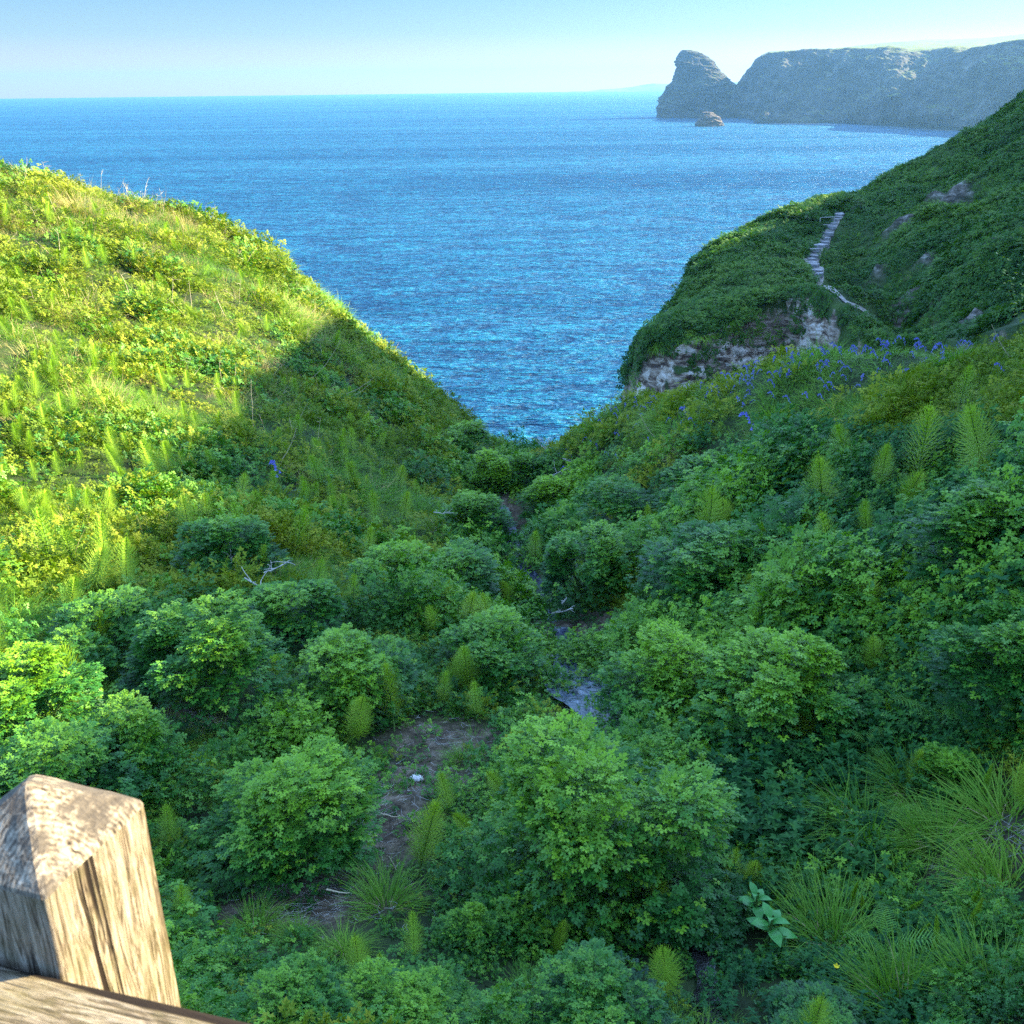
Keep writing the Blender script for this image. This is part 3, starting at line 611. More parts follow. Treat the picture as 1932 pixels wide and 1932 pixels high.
bushes = [
 (560, 1640, 370, 0.95, 'large round leafy bush beside the bare patch and pale flat stone', 0),
 (1140, 1700, 520, 0.98, 'biggest leafy bush, spreading below the stream pool', 1),
 (1470, 1395, 330, 0.85, 'bright round leafy bush on the slope above the long grass tuft', 2),
 (1250, 1350, 250, 0.9, 'darker blue-green leafy bush overhanging the stream pool', 3),
 (395, 1345, 330, 0.85, 'broad dark leafy bush uphill of the large round bush', 4),
 (680, 1330, 250, 0.8, 'leafy bush just below the small white stone', 0),
 (925, 1275, 200, 0.8, 'low leafy bush on the bank opposite the stream pool', 1),
 (60, 1400, 250, 0.9, 'yellow-green leafy bush at the frame edge above the fence post', 2),
 (110, 1560, 330, 0.75, 'dense leafy bush directly behind the fence post', 3),
 (240, 1460, 220, 0.8, 'dark leafy bush between the fence post and the large round bush', 4),
 (760, 1955, 300, 0.75, 'low leafy bush at the frame bottom beside the fence rail end', 1),
 (560, 1960, 300, 0.75, 'pale green leafy bush just past the fence rail', 3),
 (1130, 1960, 330, 0.8, 'tall stemmed leafy bush growing under the biggest bush', 0),
 (890, 1800, 150, 1.1, 'narrow upright leafy plant between two round-topped horsetails', 2),
 (1340, 1130, 260, 0.7, 'wide leafy bush spreading above the stream pool', 3),
 (1110, 1130, 210, 0.85, 'leafy bush hanging over the dark gully bend', 4),
 (850, 1140, 190, 0.8, 'leafy bush on the gully edge across from the dark bend', 0),
 (740, 1130, 190, 0.75, 'leafy bush among horsetails on the shaded slope', 1),
 (430, 1090, 200, 0.8, 'curled-leaf bush beside the bleached dead branches', 2),
 (560, 1200, 210, 0.7, 'leafy bush directly below the bleached dead branches', 4),
 (1190, 1010, 170, 0.8, 'leafy bush below the tangle of grey twigs', 1),
 (1330, 950, 170, 0.7, 'yellow-green bush at the foot of the bluebell mound', 2),
 (900, 1010, 120, 0.9, 'leafy bush beside the dry grass tuft in the gully', 3),
 (1040, 970, 110, 0.9, 'small leafy bush in the gully opposite the dry grass tuft', 0),
 (930, 920, 100, 0.9, 'small dark bush at the lower gully by the sea gap', 4),
 (880, 860, 90, 0.9, 'small dark bush on the skyline slope just above the sea gap', 1),
 (985, 910, 80, 0.9, 'dark bush in the bottom of the V where the sea shows', 3),
 (1880, 1080, 260, 0.8, 'leafy bush on the steep bank near the frame edge', 0),
 (1900, 1330, 300, 0.8, 'grey-green leafy bush beside the unrolled fern', 4),
 (1790, 1480, 150, 0.6, 'small leafy clump behind the second grass tussock', 3),
 (1540, 1960, 220, 0.5, 'low dark leafy clump beneath the yellow flower', 3),
 (330, 1830, 160, 1.0, 'small leafy clump tight against the fence post', 2),
 (200, 1250, 220, 0.7, 'leafy bush half in sunlight under the bright horsetails', 1),
]
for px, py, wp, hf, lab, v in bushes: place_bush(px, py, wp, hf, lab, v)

# ---------------------------------------------------------------- horsetails
def horsetail(seed, whorls=26, nb=18, shape='brush'):
    r = np.random.default_rng(seed); mb = MB(); st_ = MB(); lean = r.uniform(-.06, .06, 2)
    def axis(z): return np.array([lean[0] * z * z * 2, lean[1] * z * z * 2, z])
    st_.add(*tube([axis(z) for z in np.linspace(-0.05, 0.99, 9)], 0.012, 0.004), 0.6)
    z0 = 0.22
    for w_i in range(whorls):
        f = w_i / (whorls - 1); z = z0 + (1.0 - z0) * f
        if shape == 'brush': L = 0.25 * (max(0.0, math.sin(min(1, (f * 0.9 + 0.2) * 1.0) * math.pi)) ** 0.55) * (1 - 0.2 * f) + 0.035; rise = 0.2 + 0.85 * f * f
        else: L = 0.105 * (math.sin(min(1, (f + 0.2) * 0.92) * math.pi) ** 0.7) + 0.012; rise = 0.55 + 0.7 * f
        for k in range(nb):
            a = 2 * math.pi * (k + 0.5 * (w_i % 2)) / nb + r.normal() * 0.06; l = L * r.uniform(0.8, 1.1); p0 = axis(z)
            d = np.array([math.cos(a) * math.cos(rise), math.sin(a) * math.cos(rise), math.sin(rise)])
            d2 = np.array([math.cos(a) * math.cos(rise + .35), math.sin(a) * math.cos(rise + .35), math.sin(rise + .35)])
            t_ = np.array([-math.sin(a), math.cos(a), 0]) * 0.0045; pm = p0 + d * l * 0.55; pe = pm + d2 * l * 0.5
            V = [p0 - t_, p0 + t_, pm + t_, pm - t_, pe]
            mb.add(V, [(0, 1, 2), (0, 2, 3), (3, 2, 4)], 0.35 + 0.45 * f + r.normal() * 0.08)
    return mb, st_
HT = []
for k, (w_, n_, s_) in enumerate([(19, 20, 'brush'), (17, 18, 'brush'), (21, 22, 'brush'), (30, 16, 'cone'), (26, 14, 'cone')]):
    a, b = horsetail(300 + k, w_, n_, s_); HT.append((a.build('needle_whorls', M_horse, link=False), b.build('stem', M_stem, link=False)))
def horsetail_label(px, py, kind, h):
    sz = 'tall' if h > 85 else ('small' if h < 58 else 'medium')
    form = 'closed cone-shaped' if kind else 'feathery'
    if px < 330 and py < 1250 and py > 940: return f'{sz} sunlit {form} horsetail beside the bright leafy bank'
    if px > 1500 and py > 1560: return f'{sz} {form} horsetail among the grass tussocks and straw'
    if px > 1480 and py < 1250: return f'{sz} {form} horsetail rising out of the dark nettle bank'
    if 1200 < px <= 1480 and py < 1150: return f'{sz} {form} horsetail above the wide leafy bush by the stream'
    if 1200 < px <= 1480: return f'{sz} {form} horsetail beside the biggest leafy bush and muddy stream'
    if py > 1480: return f'{sz} {form} horsetail on the bare ground between the leafy bushes'
    if py > 1180: return f'{sz} {form} horsetail above the bare patch of earth'
    return f'{sz} {form} horsetail on the shaded slope above the leafy bushes'
def place_horsetail(px, py, hpx, kind=0, rz=None, tilt=0.19, full=True, label=None, group='horsetails standing in the valley', top=True):
    """py = its top in the picture"""
    g = ground(px, py + hpx * 1.25); d = math.hypot(g.x, g.y)
    hh = hpx / SZ * d / math.cos(PITCH) * 1.62
    v = (int(rng.integers(3)) if kind == 0 else 3 + int(rng.integers(2)))
    rt = empty('horsetail', (g.x, g.y, g.z), 0); rt.rotation_euler = (rng.normal() * tilt, rng.normal() * tilt, rng.uniform(0, 6.28))
    wf = rng.uniform(0.85, 1.2); rt.scale = (hh * wf, hh * wf, hh)
    tag(rt, label or horsetail_label(px, py, kind, hpx), 'horsetail', group)
    for src, nm in zip(HT[v], ('needle_whorls', 'stem')):
        o = src.copy(); o.name = nm; COL.objects.link(o); o.parent = rt
ht = [(100, 990, 85), (205, 990, 80), (242, 1020, 85), (128, 1095, 75), (12, 960, 110), (15, 1060, 110), (150, 1020, 60), (175, 1035, 70), (300, 840, 60), (330, 850, 55), (8, 1150, 90),
      (610, 950, 60), (640, 940, 55), (555, 975, 60), (715, 940, 60), (775, 1010, 60), (470, 960, 60), (395, 945, 60), (360, 950, 65), (430, 975, 55), (880, 1120, 60), (830, 1095, 60), (820, 1130, 55), (500, 930, 50), (610, 870, 50), (525, 900, 45), (690, 1000, 55), (350, 1190, 80), (195, 1180, 70), (170, 1240, 110), (520, 1230, 70),
      (845, 1225, 60), (890, 1225, 75), (835, 1275, 55), (745, 1265, 95), (675, 1300, 85), (655, 1290, 50), (900, 1290, 60), (950, 1170, 60),
      (790, 1510, 120), (785, 1715, 90), (680, 1750, 85), (1232, 1555, 120), (1240, 1640, 80), (1258, 1750, 110), (1045, 1730, 65), (338, 1665, 95), (373, 1705, 65), (322, 1520, 70), (850, 1450, 70), (725, 1790, 70),
      (1328, 935, 95), (1370, 925, 70), (1265, 995, 60), (1330, 975, 60), (1450, 985, 75, 1), (1550, 885, 90), (1722, 808, 100), (1865, 790, 100), (1815, 895, 85), (1857, 870, 55), (1582, 985, 90), (1615, 965, 65), (1638, 975, 60), (1613, 1100, 85), (1806, 715, 55), (1702, 1045, 75, 1), (1755, 1010, 55, 1), (1500, 1290, 110), (1245, 940, 50, 1), (1225, 960, 50), (1430, 1105, 60), (1400, 1090, 55), (1790, 1090, 50, 1), (1530, 1330, 70), (1690, 1310, 55, 1), (1455, 1040, 55, 1), (1650, 1330, 50, 1), (1580, 1060, 50), (1700, 900, 60),
      (1600, 1640, 75, 1), (1625, 1675, 60, 1), (1690, 1665, 60, 1), (1725, 1685, 75, 1), (1760, 1720, 90, 1), (1815, 1640, 85, 1), (1808, 1670, 100, 1), (1700, 1820, 60, 1), (1375, 1600, 75), (1410, 1615, 60), (1440, 1610, 60, 1), (1725, 1430, 60), (1852, 1450, 60, 1), (1520, 1870, 110), (1930, 1440, 80), (1578, 1375, 60, 1), (1555, 1440, 50, 1), (1790, 1760, 60, 1), (1660, 1700, 50, 1)]
ht += [(930, 1120, 60), (960, 1095, 50), (1085, 1050, 50), (1010, 1010, 45), (740, 1080, 55), (665, 1095, 55), (590, 1060, 55), (485, 1040, 50), (450, 900, 45), (590, 905, 45), (680, 880, 45), (760, 930, 45), (1290, 1065, 60), (1350, 1060, 55), (1480, 1120, 55), (1540, 1110, 50), (1500, 960, 60), (1660, 850, 65), (1600, 820, 60), (1780, 960, 60), (1890, 960, 70), (1740, 1160, 60), (1650, 1210, 60), (1850, 1190, 60), (960, 1440, 60), (600, 1430, 60), (420, 1400, 60), (905, 1500, 65)]
for h_ in ht: place_horsetail(h_[0], h_[1], h_[2], h_[3] if len(h_) > 3 else 0)
ndone = 0
hr = np.random.default_rng(55)
while ndone < 160:                       # the small ones all over the sunlit slope and down its shaded foot
    px = hr.uniform(0, 900); py = hr.uniform(380, 1000)
    sky_y = np.interp(px, [0, 100, 200, 300, 400, 450, 520, 600, 700, 800, 880, 950], [305, 330, 355, 385, 410, 430, 480, 540, 620, 700, 760, 820])
    if py < sky_y + 25 or (px > 520 and py < 560): continue
    sun = (px < np.interp(py, [600, 760, 870, 1000], [560, 520, 430, 330]))
    g = ground(px, py + 10); d = math.hypot(g.x, g.y); hpx = 0.42 * hr.uniform(0.75, 1.25) * SZ / d * 0.85
    lb = 'small sunlit horsetail standing in the bright slope vegetation' if sun else 'small shaded horsetail on the lower seaward slope'
    rt = empty('horsetail', (g.x, g.y, g.z), 0); v = int(hr.integers(3)); rt.rotation_euler = (hr.normal() * .2, hr.normal() * .2, hr.uniform(0, 6.28)); s_ = hr.uniform(0.30, 0.6); rt.scale = (s_, s_, s_)
    tag(rt, lb, 'horsetail', 'horsetails on the sunlit slope' if sun else 'horsetails on the shaded slope')
    for src, nm in zip(HT[v], ('needle_whorls', 'stem')):
        o = src.copy(); o.name = nm; COL.objects.link(o); o.parent = rt
    ndone += 1

# ---------------------------------------------------------------- grass tussocks
def blades(r, n, rad, L, spread=1.0, width=0.006, seg=5):
    mb = MB()
    for k in range(n):
        a = r.uniform(0, 6.28); q = rad * math.sqrt(r.random()); p = np.array([math.cos(a) * q, math.sin(a) * q, -0.02]); hd = a + r.normal() * 0.5
        l = L * r.uniform(0.55, 1.15); rise = math.pi / 2 - abs(r.normal()) * 0.28 * spread - 0.5 * q / rad * spread; dr = r.uniform(0.5, 1.5) * spread
        pts = np.array(curve_pts(p, hd, rise, l, seg + 1, dr, 0.04, r)); sd = np.array([-math.sin(hd), math.cos(hd), 0]) * width * r.uniform(0.7, 1.3)
        w = np.array([1, 1, 0.9, 0.7, 0.4, 0.0][:seg + 1])[:, None] if seg == 5 else np.linspace(1, 0, seg + 1)[:, None]
        A = pts - sd * w; B = pts + sd * w; V = np.stack([A, B], 1).reshape(-1, 3)
        F = [(2 * i, 2 * i + 1, 2 * i + 3, 2 * i + 2) for i in range(seg)]
        mb.add(V, F, np.clip(r.normal(0.5, 0.22), 0, 1))
    return mb
TU = [blades(np.random.default_rng(500 + k), 430, 0.21, 0.5, 1.15, 0.0030).build('grass_tussock', M_grass, link=False) for k in range(3)]
DEAD = [blades(np.random.default_rng(540 + k), 70, 0.13, 0.42, 1.9, 0.0028).build('dead_blades', simple_mat('dead_blade', (0.16, 0.12, 0.05), (0.42, 0.34, 0.17)), link=False) for k in range(2)]
def place_tuft(px, py, wpx, label, v=0, group='grass tussocks'):
    g = ground(px, py); d = math.hypot(g.x, g.y); s_ = wpx / SZ * d * 1.0 / 0.62
    o = TU[v % 3].copy(); o.name = 'grass_tussock'; COL.objects.link(o); o.location = g; o.rotation_euler = (rng.normal() * .2, rng.normal() * .2, rng.uniform(0, 6.28)); o.scale = (s_ * rng.uniform(.75, 1.15), s_ * rng.uniform(.75, 1.1), s_ * rng.uniform(.8, 1.1))
    q = DEAD[v % 2].copy(); q.name = 'dead_blades'; COL.objects.link(q); q.parent = o; tag(o, label, 'grass tussock', group); return o
for px, py, wp, lab in [(1640, 1590, 230, 'big arching grass tussock on the slope below the curled fern tips'), (1775, 1600, 180, 'short grass tussock above the straw patch'), (1570, 1800, 230, 'long leaning grass tussock next to the broad-leaved plant'),
                        (1890, 1560, 200, 'loose grass tussock at the frame edge above the straw patch'), (1900, 1700, 200, 'grass tussock below the straw patch by the cone horsetails'), (1720, 1500, 150, 'bright grass tussock behind the short tussock'), (1700, 1930, 260, 'wide blue-green grass tussock under the feathery fern frond'),
                        (1870, 1900, 230, 'drooping grass tussock at the lower frame corner'), (730, 1720, 170, 'soft grass tussock beneath the large round leafy bush'), (650, 1800, 150, 'thin grass tussock beside the twiggy bare ground'), (480, 1760, 120, 'sparse grass tussock on the bare ground past the rail'),
                        (560, 1780, 110, 'small sparse grass tussock between twigs and leafy bush'), (790, 975, 110, 'grass tussock above the dry straw-coloured tuft'), (20, 1190, 130, 'bright sunlit grass tussock at the frame edge'), (90, 1170, 90, 'sunlit grass tussock beneath the bright horsetails'),
                        (650, 1020, 100, 'grass tussock among the shaded horsetails'), (560, 1030, 90, 'grass tussock uphill of the bleached dead branches'), (300, 960, 90, 'grass tussock at the edge of the sunlit slope'), (1000, 1880, 120, 'thin-bladed grass tussock in shade under the biggest bush'), (1480, 1560, 110, 'dark grass tussock beside the biggest leafy bush'),
                        (1470, 800, 90, 'grass tussock growing on the bluebell mound'), (1250, 800, 90, 'grass tussock on the seaward end of the bluebell mound'), (1800, 690, 110, 'pale grass tussock on top of the bluebell mound'), (870, 1440, 70, 'tiny grass tussock on the bare patch of earth')]:
    place_tuft(px, py, wp, lab, int(rng.integers(3)))
DT = blades(np.random.default_rng(77), 130, 0.07, 0.5, 1.7, 0.004)
o = DT.build('dry_grass_tuft', M_dry); g = ground(830, 1010); o.location = g; o.scale = (1.1, 1.1, .8); tag(o, 'bleached dry grass tuft hanging on the gully side', 'dry grass')

# ---------------------------------------------------------------- ferns
def frond(r, L=0.5, arch=0.9, pin=15, curl=0.0):
    mb = MB(); pts = np.array(curve_pts((0, 0, 0), 0, 1.1, L, 14, arch + curl, 0.0, r)); mb.add(*tube(pts, 0.004, 0.001, 4), 0.6)
    mb.F[-1] = np.vstack([mb.F[-1][:, [0, 1, 2]], mb.F[-1][:, [0, 2, 3]]])
    s = np.linspace(0.18, 0.99, pin)
    for i, f in enumerate(s):
        k = f * 13; j = int(min(k, 12)); p = pts[j] * (1 - (k - j)) + pts[min(j + 1, 13)] * (k - j); T = pts[min(j + 1, 13)] - pts[j]; T /= np.linalg.norm(T)
        Nn = np.cross(T, [0, 1, 0]); l = L * 0.26 * math.sin((1 - f) * 2.3 + 0.25) ** 0.9 + 0.01
        for sd in (1, -1):
            D = np.array([0, sd, 0]) * 0.92 + T * 0.38
            for q in np.linspace(0.08, 0.97, 12):          # little lobes down each pinna
                c = p + D * l * q - Nn * 0.0 + np.array([0, 0, -0.15 * l * q * q]); hw = l * 0.045; ll = l * 0.085 * (1 - q * 0.75)
                V = [c - D * hw, c + D * hw, c + T * ll + D * hw * .5, c - T * ll + D * hw * .5]
                mb.add(V, [(0, 1, 2), (0, 3, 1)], 0.5 + 0.3 * q)
    return mb
FR = [frond(np.random.default_rng(k), 0.5, 0.9, 15, c).build('frond', M_fern, link=False) for k, c in ((1, 0.0), (2, 0.4))]
def place_fern(px, py, hpx, fr, label, group='young ferns'):
    g = ground(px, py); d = math.hypot(g.x, g.y); s_ = hpx / SZ * d * 1.2 / 0.42
    rt = empty('fern', g, 0); rt.scale = (s_, s_, s_); tag(rt, label, 'fern', group)
    sm = MB(); sm.add(*tube([(0, 0, -0.03), (0.01, 0, 0.12), (0, 0.01, 0.22)], 0.006, 0.004), 0.5)
    sm.build('stem', M_stem, rt)
    for a, z, sc, v in fr:
        o = FR[v].copy(); o.name = 'frond'; COL.objects.link(o); o.parent = rt; o.location = (0, 0, z); o.rotation_euler = (0, 0, a); o.scale = (sc, sc, sc)
place_fern(1665, 1830, 130, [(-0.4, .1, .8, 0), (3.5, .12, .75, 0), (-1.6, .08, .9, 0), (1.5, .2, .5, 1)], 'feathery fern frond spread beside the long leaning grass tussock')
place_fern(1770, 1400, 110, [(3.3, .1, .9, 0), (0.1, .12, .7, 0), (-1.9, .18, .6, 0), (1.2, .2, .4, 1)], 'unrolled pale fern with a long sideways frond beside bleached straw')
place_fern(1630, 1450, 90, [(0.6, .2, .5, 1), (2.8, .2, .5, 1), (-1.4, .15, .5, 1)], 'fern with curled tips behind the big arching grass tussock')
for px, py, h_, lab in [(1895, 1230, 110, 'tall fern with curled top on the steep bank'), (1600, 900, 75, 'twin-tipped young fern on the nettle bank'), (1575, 870, 60, 'young fern with drooping tip on the nettle bank'), (1640, 1060, 60, 'pale young fern in front of a feathery horsetail trio'), (1480, 1030, 60, 'curled young fern beside a cone horsetail'), (1700, 1240, 55, 'low young fern halfway down the steep bank'),
                        (1850, 950, 70, 'fern with bent top near the frame edge'), (1710, 960, 60, 'lone young fern under the tallest bank horsetail'), (1840, 1760, 60, 'uncurling fern at the frame edge by straw'), (1700, 1560, 60, 'pale curled fern growing out of the grass tussock'), (1490, 930, 50, 'nodding young fern above dead stalks')]:
    place_fern(px, py, h_, [(rng.uniform(0, 6.28), .2, rng.uniform(.4, .6), 1) for _ in range(3)] + [(rng.uniform(0, 6.28), .12, .5, 0)], lab)
# ================================================================== ground cover (uncountable): instanced clumps on scattered points
TMPL = bpy.data.collections.new('cover_clumps')          # never linked to the scene: only the scatterers read it
def tmpl_col(name, objs):
    c = bpy.data.collections.new(name)
    for o in objs: c.objects.link(o)
    return c
def herb_clump(seed, n=34, kind='diamond', rad=0.2, hgt=0.16, size=0.13, up=0.35):
    r = np.random.default_rng(seed); mb = MB(); a = r.uniform(0, 6.28, n); q = np.sqrt(r.uniform(0, 1, n)) * rad
    P = np.stack([np.cos(a) * q, np.sin(a) * q, r.uniform(0.02, 1, n) * hgt * (1.1 - (q / rad) ** 2 * 0.6)], 1)
    tv, tf = compound(kind); sc = size * r.uniform(0.6, 1.2, n); R = frames(a + r.normal(size=n) * 0.9, r.normal(size=n) * 0.35 + up, r.normal(size=n) * 0.4)
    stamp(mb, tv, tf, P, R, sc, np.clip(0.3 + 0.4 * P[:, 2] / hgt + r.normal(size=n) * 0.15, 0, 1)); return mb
def nettle_clump(seed, n=10, rad=0.2, hgt=0.3):
    r = np.random.default_rng(seed); mb = MB(); tv, tf = LF['ovate']
    for k in range(n):
        a = r.uniform(0, 6.28); q = math.sqrt(r.random()) * rad; b = np.array([math.cos(a) * q, math.sin(a) * q, 0]); h = hgt * r.uniform(0.6, 1.1); lx, ly = r.normal(size=2) * 0.06
        lv = 6; P = []; A = []; Sc = []; T = []; Ti = []
        for i in range(lv):
            f = (i + 1) / lv
            for s_ in range(4 if i > 2 else 2):
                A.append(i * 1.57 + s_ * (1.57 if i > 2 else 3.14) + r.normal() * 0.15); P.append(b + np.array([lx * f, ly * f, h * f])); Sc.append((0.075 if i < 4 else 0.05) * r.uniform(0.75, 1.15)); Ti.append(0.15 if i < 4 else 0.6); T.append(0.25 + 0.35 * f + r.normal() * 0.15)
        n_ = len(P); stamp(mb, tv, tf, np.array(P), frames(np.array(A), np.array(Ti) - 0.25 + r.normal(size=n_) * 0.15, r.normal(size=n_) * 0.2), np.array(Sc), np.array(T))
    return mb
def plain(mb, name, mat): return mb.build(name, mat, link=False)
def tri_blades(seed, n, rad, L, width, spread): return blades(np.random.default_rng(seed), n, rad, L, spread, width, 3)
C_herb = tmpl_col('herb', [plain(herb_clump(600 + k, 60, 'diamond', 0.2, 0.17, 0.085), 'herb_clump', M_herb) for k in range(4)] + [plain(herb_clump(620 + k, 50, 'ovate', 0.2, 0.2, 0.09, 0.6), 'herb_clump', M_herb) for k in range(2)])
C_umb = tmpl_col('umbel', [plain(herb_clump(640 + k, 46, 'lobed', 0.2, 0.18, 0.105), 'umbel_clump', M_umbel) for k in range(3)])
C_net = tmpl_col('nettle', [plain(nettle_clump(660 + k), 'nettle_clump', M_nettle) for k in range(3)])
M_drygrass = leaf_mat('dry_grass_blade', (0.22, 0.20, 0.06), (0.42, 0.36, 0.14), (0.60, 0.52, 0.26), 0.3, 0.7, 0.15, 0.3)
C_dry = tmpl_col('dry', [plain(tri_blades(690 + k, 60, 0.16, 0.34, 0.0032, 0.9), 'dry_clump', M_drygrass) for k in range(3)])
C_mnd = tmpl_col('mound', [plain(herb_clump(730 + k, 230, 'lobed', 0.3, 0.42, 0.092, 0.15), 'umbel_mound', M_umbel) for k in range(3)])
C_grs = tmpl_col('grass', [plain(tri_blades(680 + k, 75, 0.17, 0.30, 0.0035, 1.1), 'grass_clump', M_grass) for k in range(4)])
C_scr = tmpl_col('scrub', [plain(herb_clump(700 + k, 80, 'diamond', 0.55, 0.35, 0.3, 0.2), 'scrub_clump', M_scrub) for k in range(3)] + [plain(tri_blades(710 + k, 160, 0.5, 0.6, 0.012, 1.6), 'scrub_grass', M_grass) for k in range(1)])
def scatter_object(name, label, cat, P, E, SC, idx, coll):
    me = bpy.data.meshes.new(name); me.vertices.add(len(P)); me.vertices.foreach_set('co', np.asarray(P, dtype=np.float32).ravel())
    a = me.attributes.new('turn', 'FLOAT_VECTOR', 'POINT'); a.data.foreach_set('vector', np.asarray(E, dtype=np.float32).ravel())
    a = me.attributes.new('size', 'FLOAT_VECTOR', 'POINT'); a.data.foreach_set('vector', np.asarray(SC, dtype=np.float32).ravel())
    a = me.attributes.new('which', 'INT', 'POINT'); a.data.foreach_set('value', np.asarray(idx, dtype=np.int32))
    o = bpy.data.objects.new(name, me); COL.objects.link(o); tag(o, label, cat, kind='stuff')
    g = bpy.data.node_groups.new(name, 'GeometryNodeTree'); g.interface.new_socket('Geometry', in_out='INPUT', socket_type='NodeSocketGeometry'); g.interface.new_socket('Geometry', in_out='OUTPUT', socket_type='NodeSocketGeometry')
    gi = g.nodes.new('NodeGroupInput'); go = g.nodes.new('NodeGroupOutput'); ip = g.nodes.new('GeometryNodeInstanceOnPoints'); ci = g.nodes.new('GeometryNodeCollectionInfo')
    ci.inputs['Collection'].default_value = coll; ci.inputs['Separate Children'].default_value = True; ci.inputs['Reset Children'].default_value = True
    ip.inputs['Pick Instance'].default_value = True
    def na(nm, ty):
        n = g.nodes.new('GeometryNodeInputNamedAttribute'); n.data_type = ty; n.inputs['Name'].default_value = nm; return n.outputs['Attribute']
    er = g.nodes.new('FunctionNodeEulerToRotation'); g.links.new(na('turn', 'FLOAT_VECTOR'), er.inputs[0])
    g.links.new(gi.outputs[0], ip.inputs['Points']); g.links.new(ci.outputs[0], ip.inputs['Instance']); g.links.new(na('which', 'INT'), ip.inputs['Instance Index'])
    g.links.new(er.outputs[0], ip.inputs['Rotation']); g.links.new(na('size', 'FLOAT_VECTOR'), ip.inputs['Scale']); g.links.new(ip.outputs[0], go.inputs[0])
    md = o.modifiers.new('scatter', 'NODES'); md.node_group = g; return o
def slope_euler(x, y, fz, r, k=0.6):
    e = 0.35; nx = -(fz(x + e, y) - fz(x - e, y)) / (2 * e) * k; ny = -(fz(x, y + e) - fz(x, y - e)) / (2 * e) * k
    n = len(x); return np.stack([-np.arctan(ny) + r.normal(size=n) * .12, np.arctan(nx) + r.normal(size=n) * .12, r.uniform(-.5, .5, n)], 1), r.uniform(0, 6.28, n)
r = np.random.default_rng(900)
n = 37000
az = r.uniform(-0.56, 0.56, n); rad = np.sqrt(r.uniform(2.2 ** 2, 34 ** 2, n))
rad = np.where(r.random(n) < 0.42, np.sqrt(r.uniform(2.2 ** 2, 13 ** 2, n)), rad)
n2 = 15000; az2 = np.where(r.random(n2) < 0.7, r.uniform(0.5, 1.75, n2), r.uniform(-1.3, -0.5, n2)); az = np.r_[az, az2]; rad = np.r_[rad, np.where(r.random(n2) < .13, np.sqrt(r.uniform(1.7 ** 2, 8 ** 2, n2)), np.sqrt(r.uniform(1.9 ** 2, 36 ** 2, n2)))]; n = len(az)   # the banks go on beyond the frame
X = np.sin(az) * rad; Y = np.cos(az) * rad
ba = bare_at(X, Y); keep = (ba < 0.15) | (r.random(n) < 0.16); X, Y, rad = X[keep], Y[keep], rad[keep]; keep0 = keep
Zg = gz(X, Y); PX = np.array([project(a, b, c) for a, b, c in zip(X, Y, Zg)])
keep = Zg > 6; aside = (np.abs(az[keep0]) > 0.52); X, Y, Zg, PX, rad = X[keep], Y[keep], Zg[keep], PX[keep], rad[keep]; aside = aside[keep]; n = len(X)
pn = fbm(np.stack([X * 0.5, Y * 0.5, 0 * X], 1), 3, 71) + r.normal(size=n) * 0.22
left = PX[:, 0] < 620 + (PX[:, 1] - 600) * 0.5
cat_ = np.zeros(n, int)                                   # 0 herb, 1 umbel, 2 nettle, 3 grass
right_bank = (PX[:, 0] > 1330) & (PX[:, 1] > 740)
mound = (PX[:, 0] > 980) & (PX[:, 1] < 830)
cat_[pn > 0.12] = 3
cat_[pn < -0.30] = 1
cat_[right_bank & (pn < 0.10)] = 2; cat_[right_bank & (pn < -0.33)] = 0
corner = (PX[:, 0] > 1300) & (PX[:, 1] > 1420); cat_[corner] = np.where(pn[corner] > 0.0, 3, np.where(pn[corner] > -.3, 2, 1))
hide = corner & (r.random(n) < 0.45)
cat_[mound] = np.where(pn[mound] > -0.05, 3, 0)
low = PX[:, 1] > 1150
cat_[low & ~right_bank & (pn < 0.05)] = 1
cat_[hide] = 9
upper_left = left & (PX[:, 1] < 800); cat_[upper_left & (r.random(n) < 0.12 + 0.2 * (PX[:, 1] < 450))] = 4
cat_[(PX[:, 1] < 1120) & ~mound & (r.random(n) < 0.03)] = 4
cat_[(cat_ != 9) & ~corner & (PX[:, 1] > 860) & ~left & (r.random(n) < 0.09)] = 5
cat_[low & ~corner & (r.random(n) < 0.09)] = 5
cat_[low & ~right_bank & (r.random(n) < 0.5)] = 9
gully = (abs(PX[:, 0] - 985) < 140) & (PX[:, 1] < 1200) & (PX[:, 1] > 860); cat_[gully & (pn < 0.3)] = 1
sizes = np.clip(0.62 + rad * 0.026, 0.62, 1.35) * np.where(corner, 0.8, 1.0) * np.where(low & ~right_bank, 0.8, 1.0) * np.clip(0.95 + 0.9 * fbm(np.stack([X * 1.1, Y * 1.1, 0 * X], 1), 2, 44), 0.5, 1.5) * r.uniform(0.7, 1.25, n)
E, _ = slope_euler(X, Y, gz, r); Zr = r.uniform(0, 6.28, n)
E[:, 2] = Zr
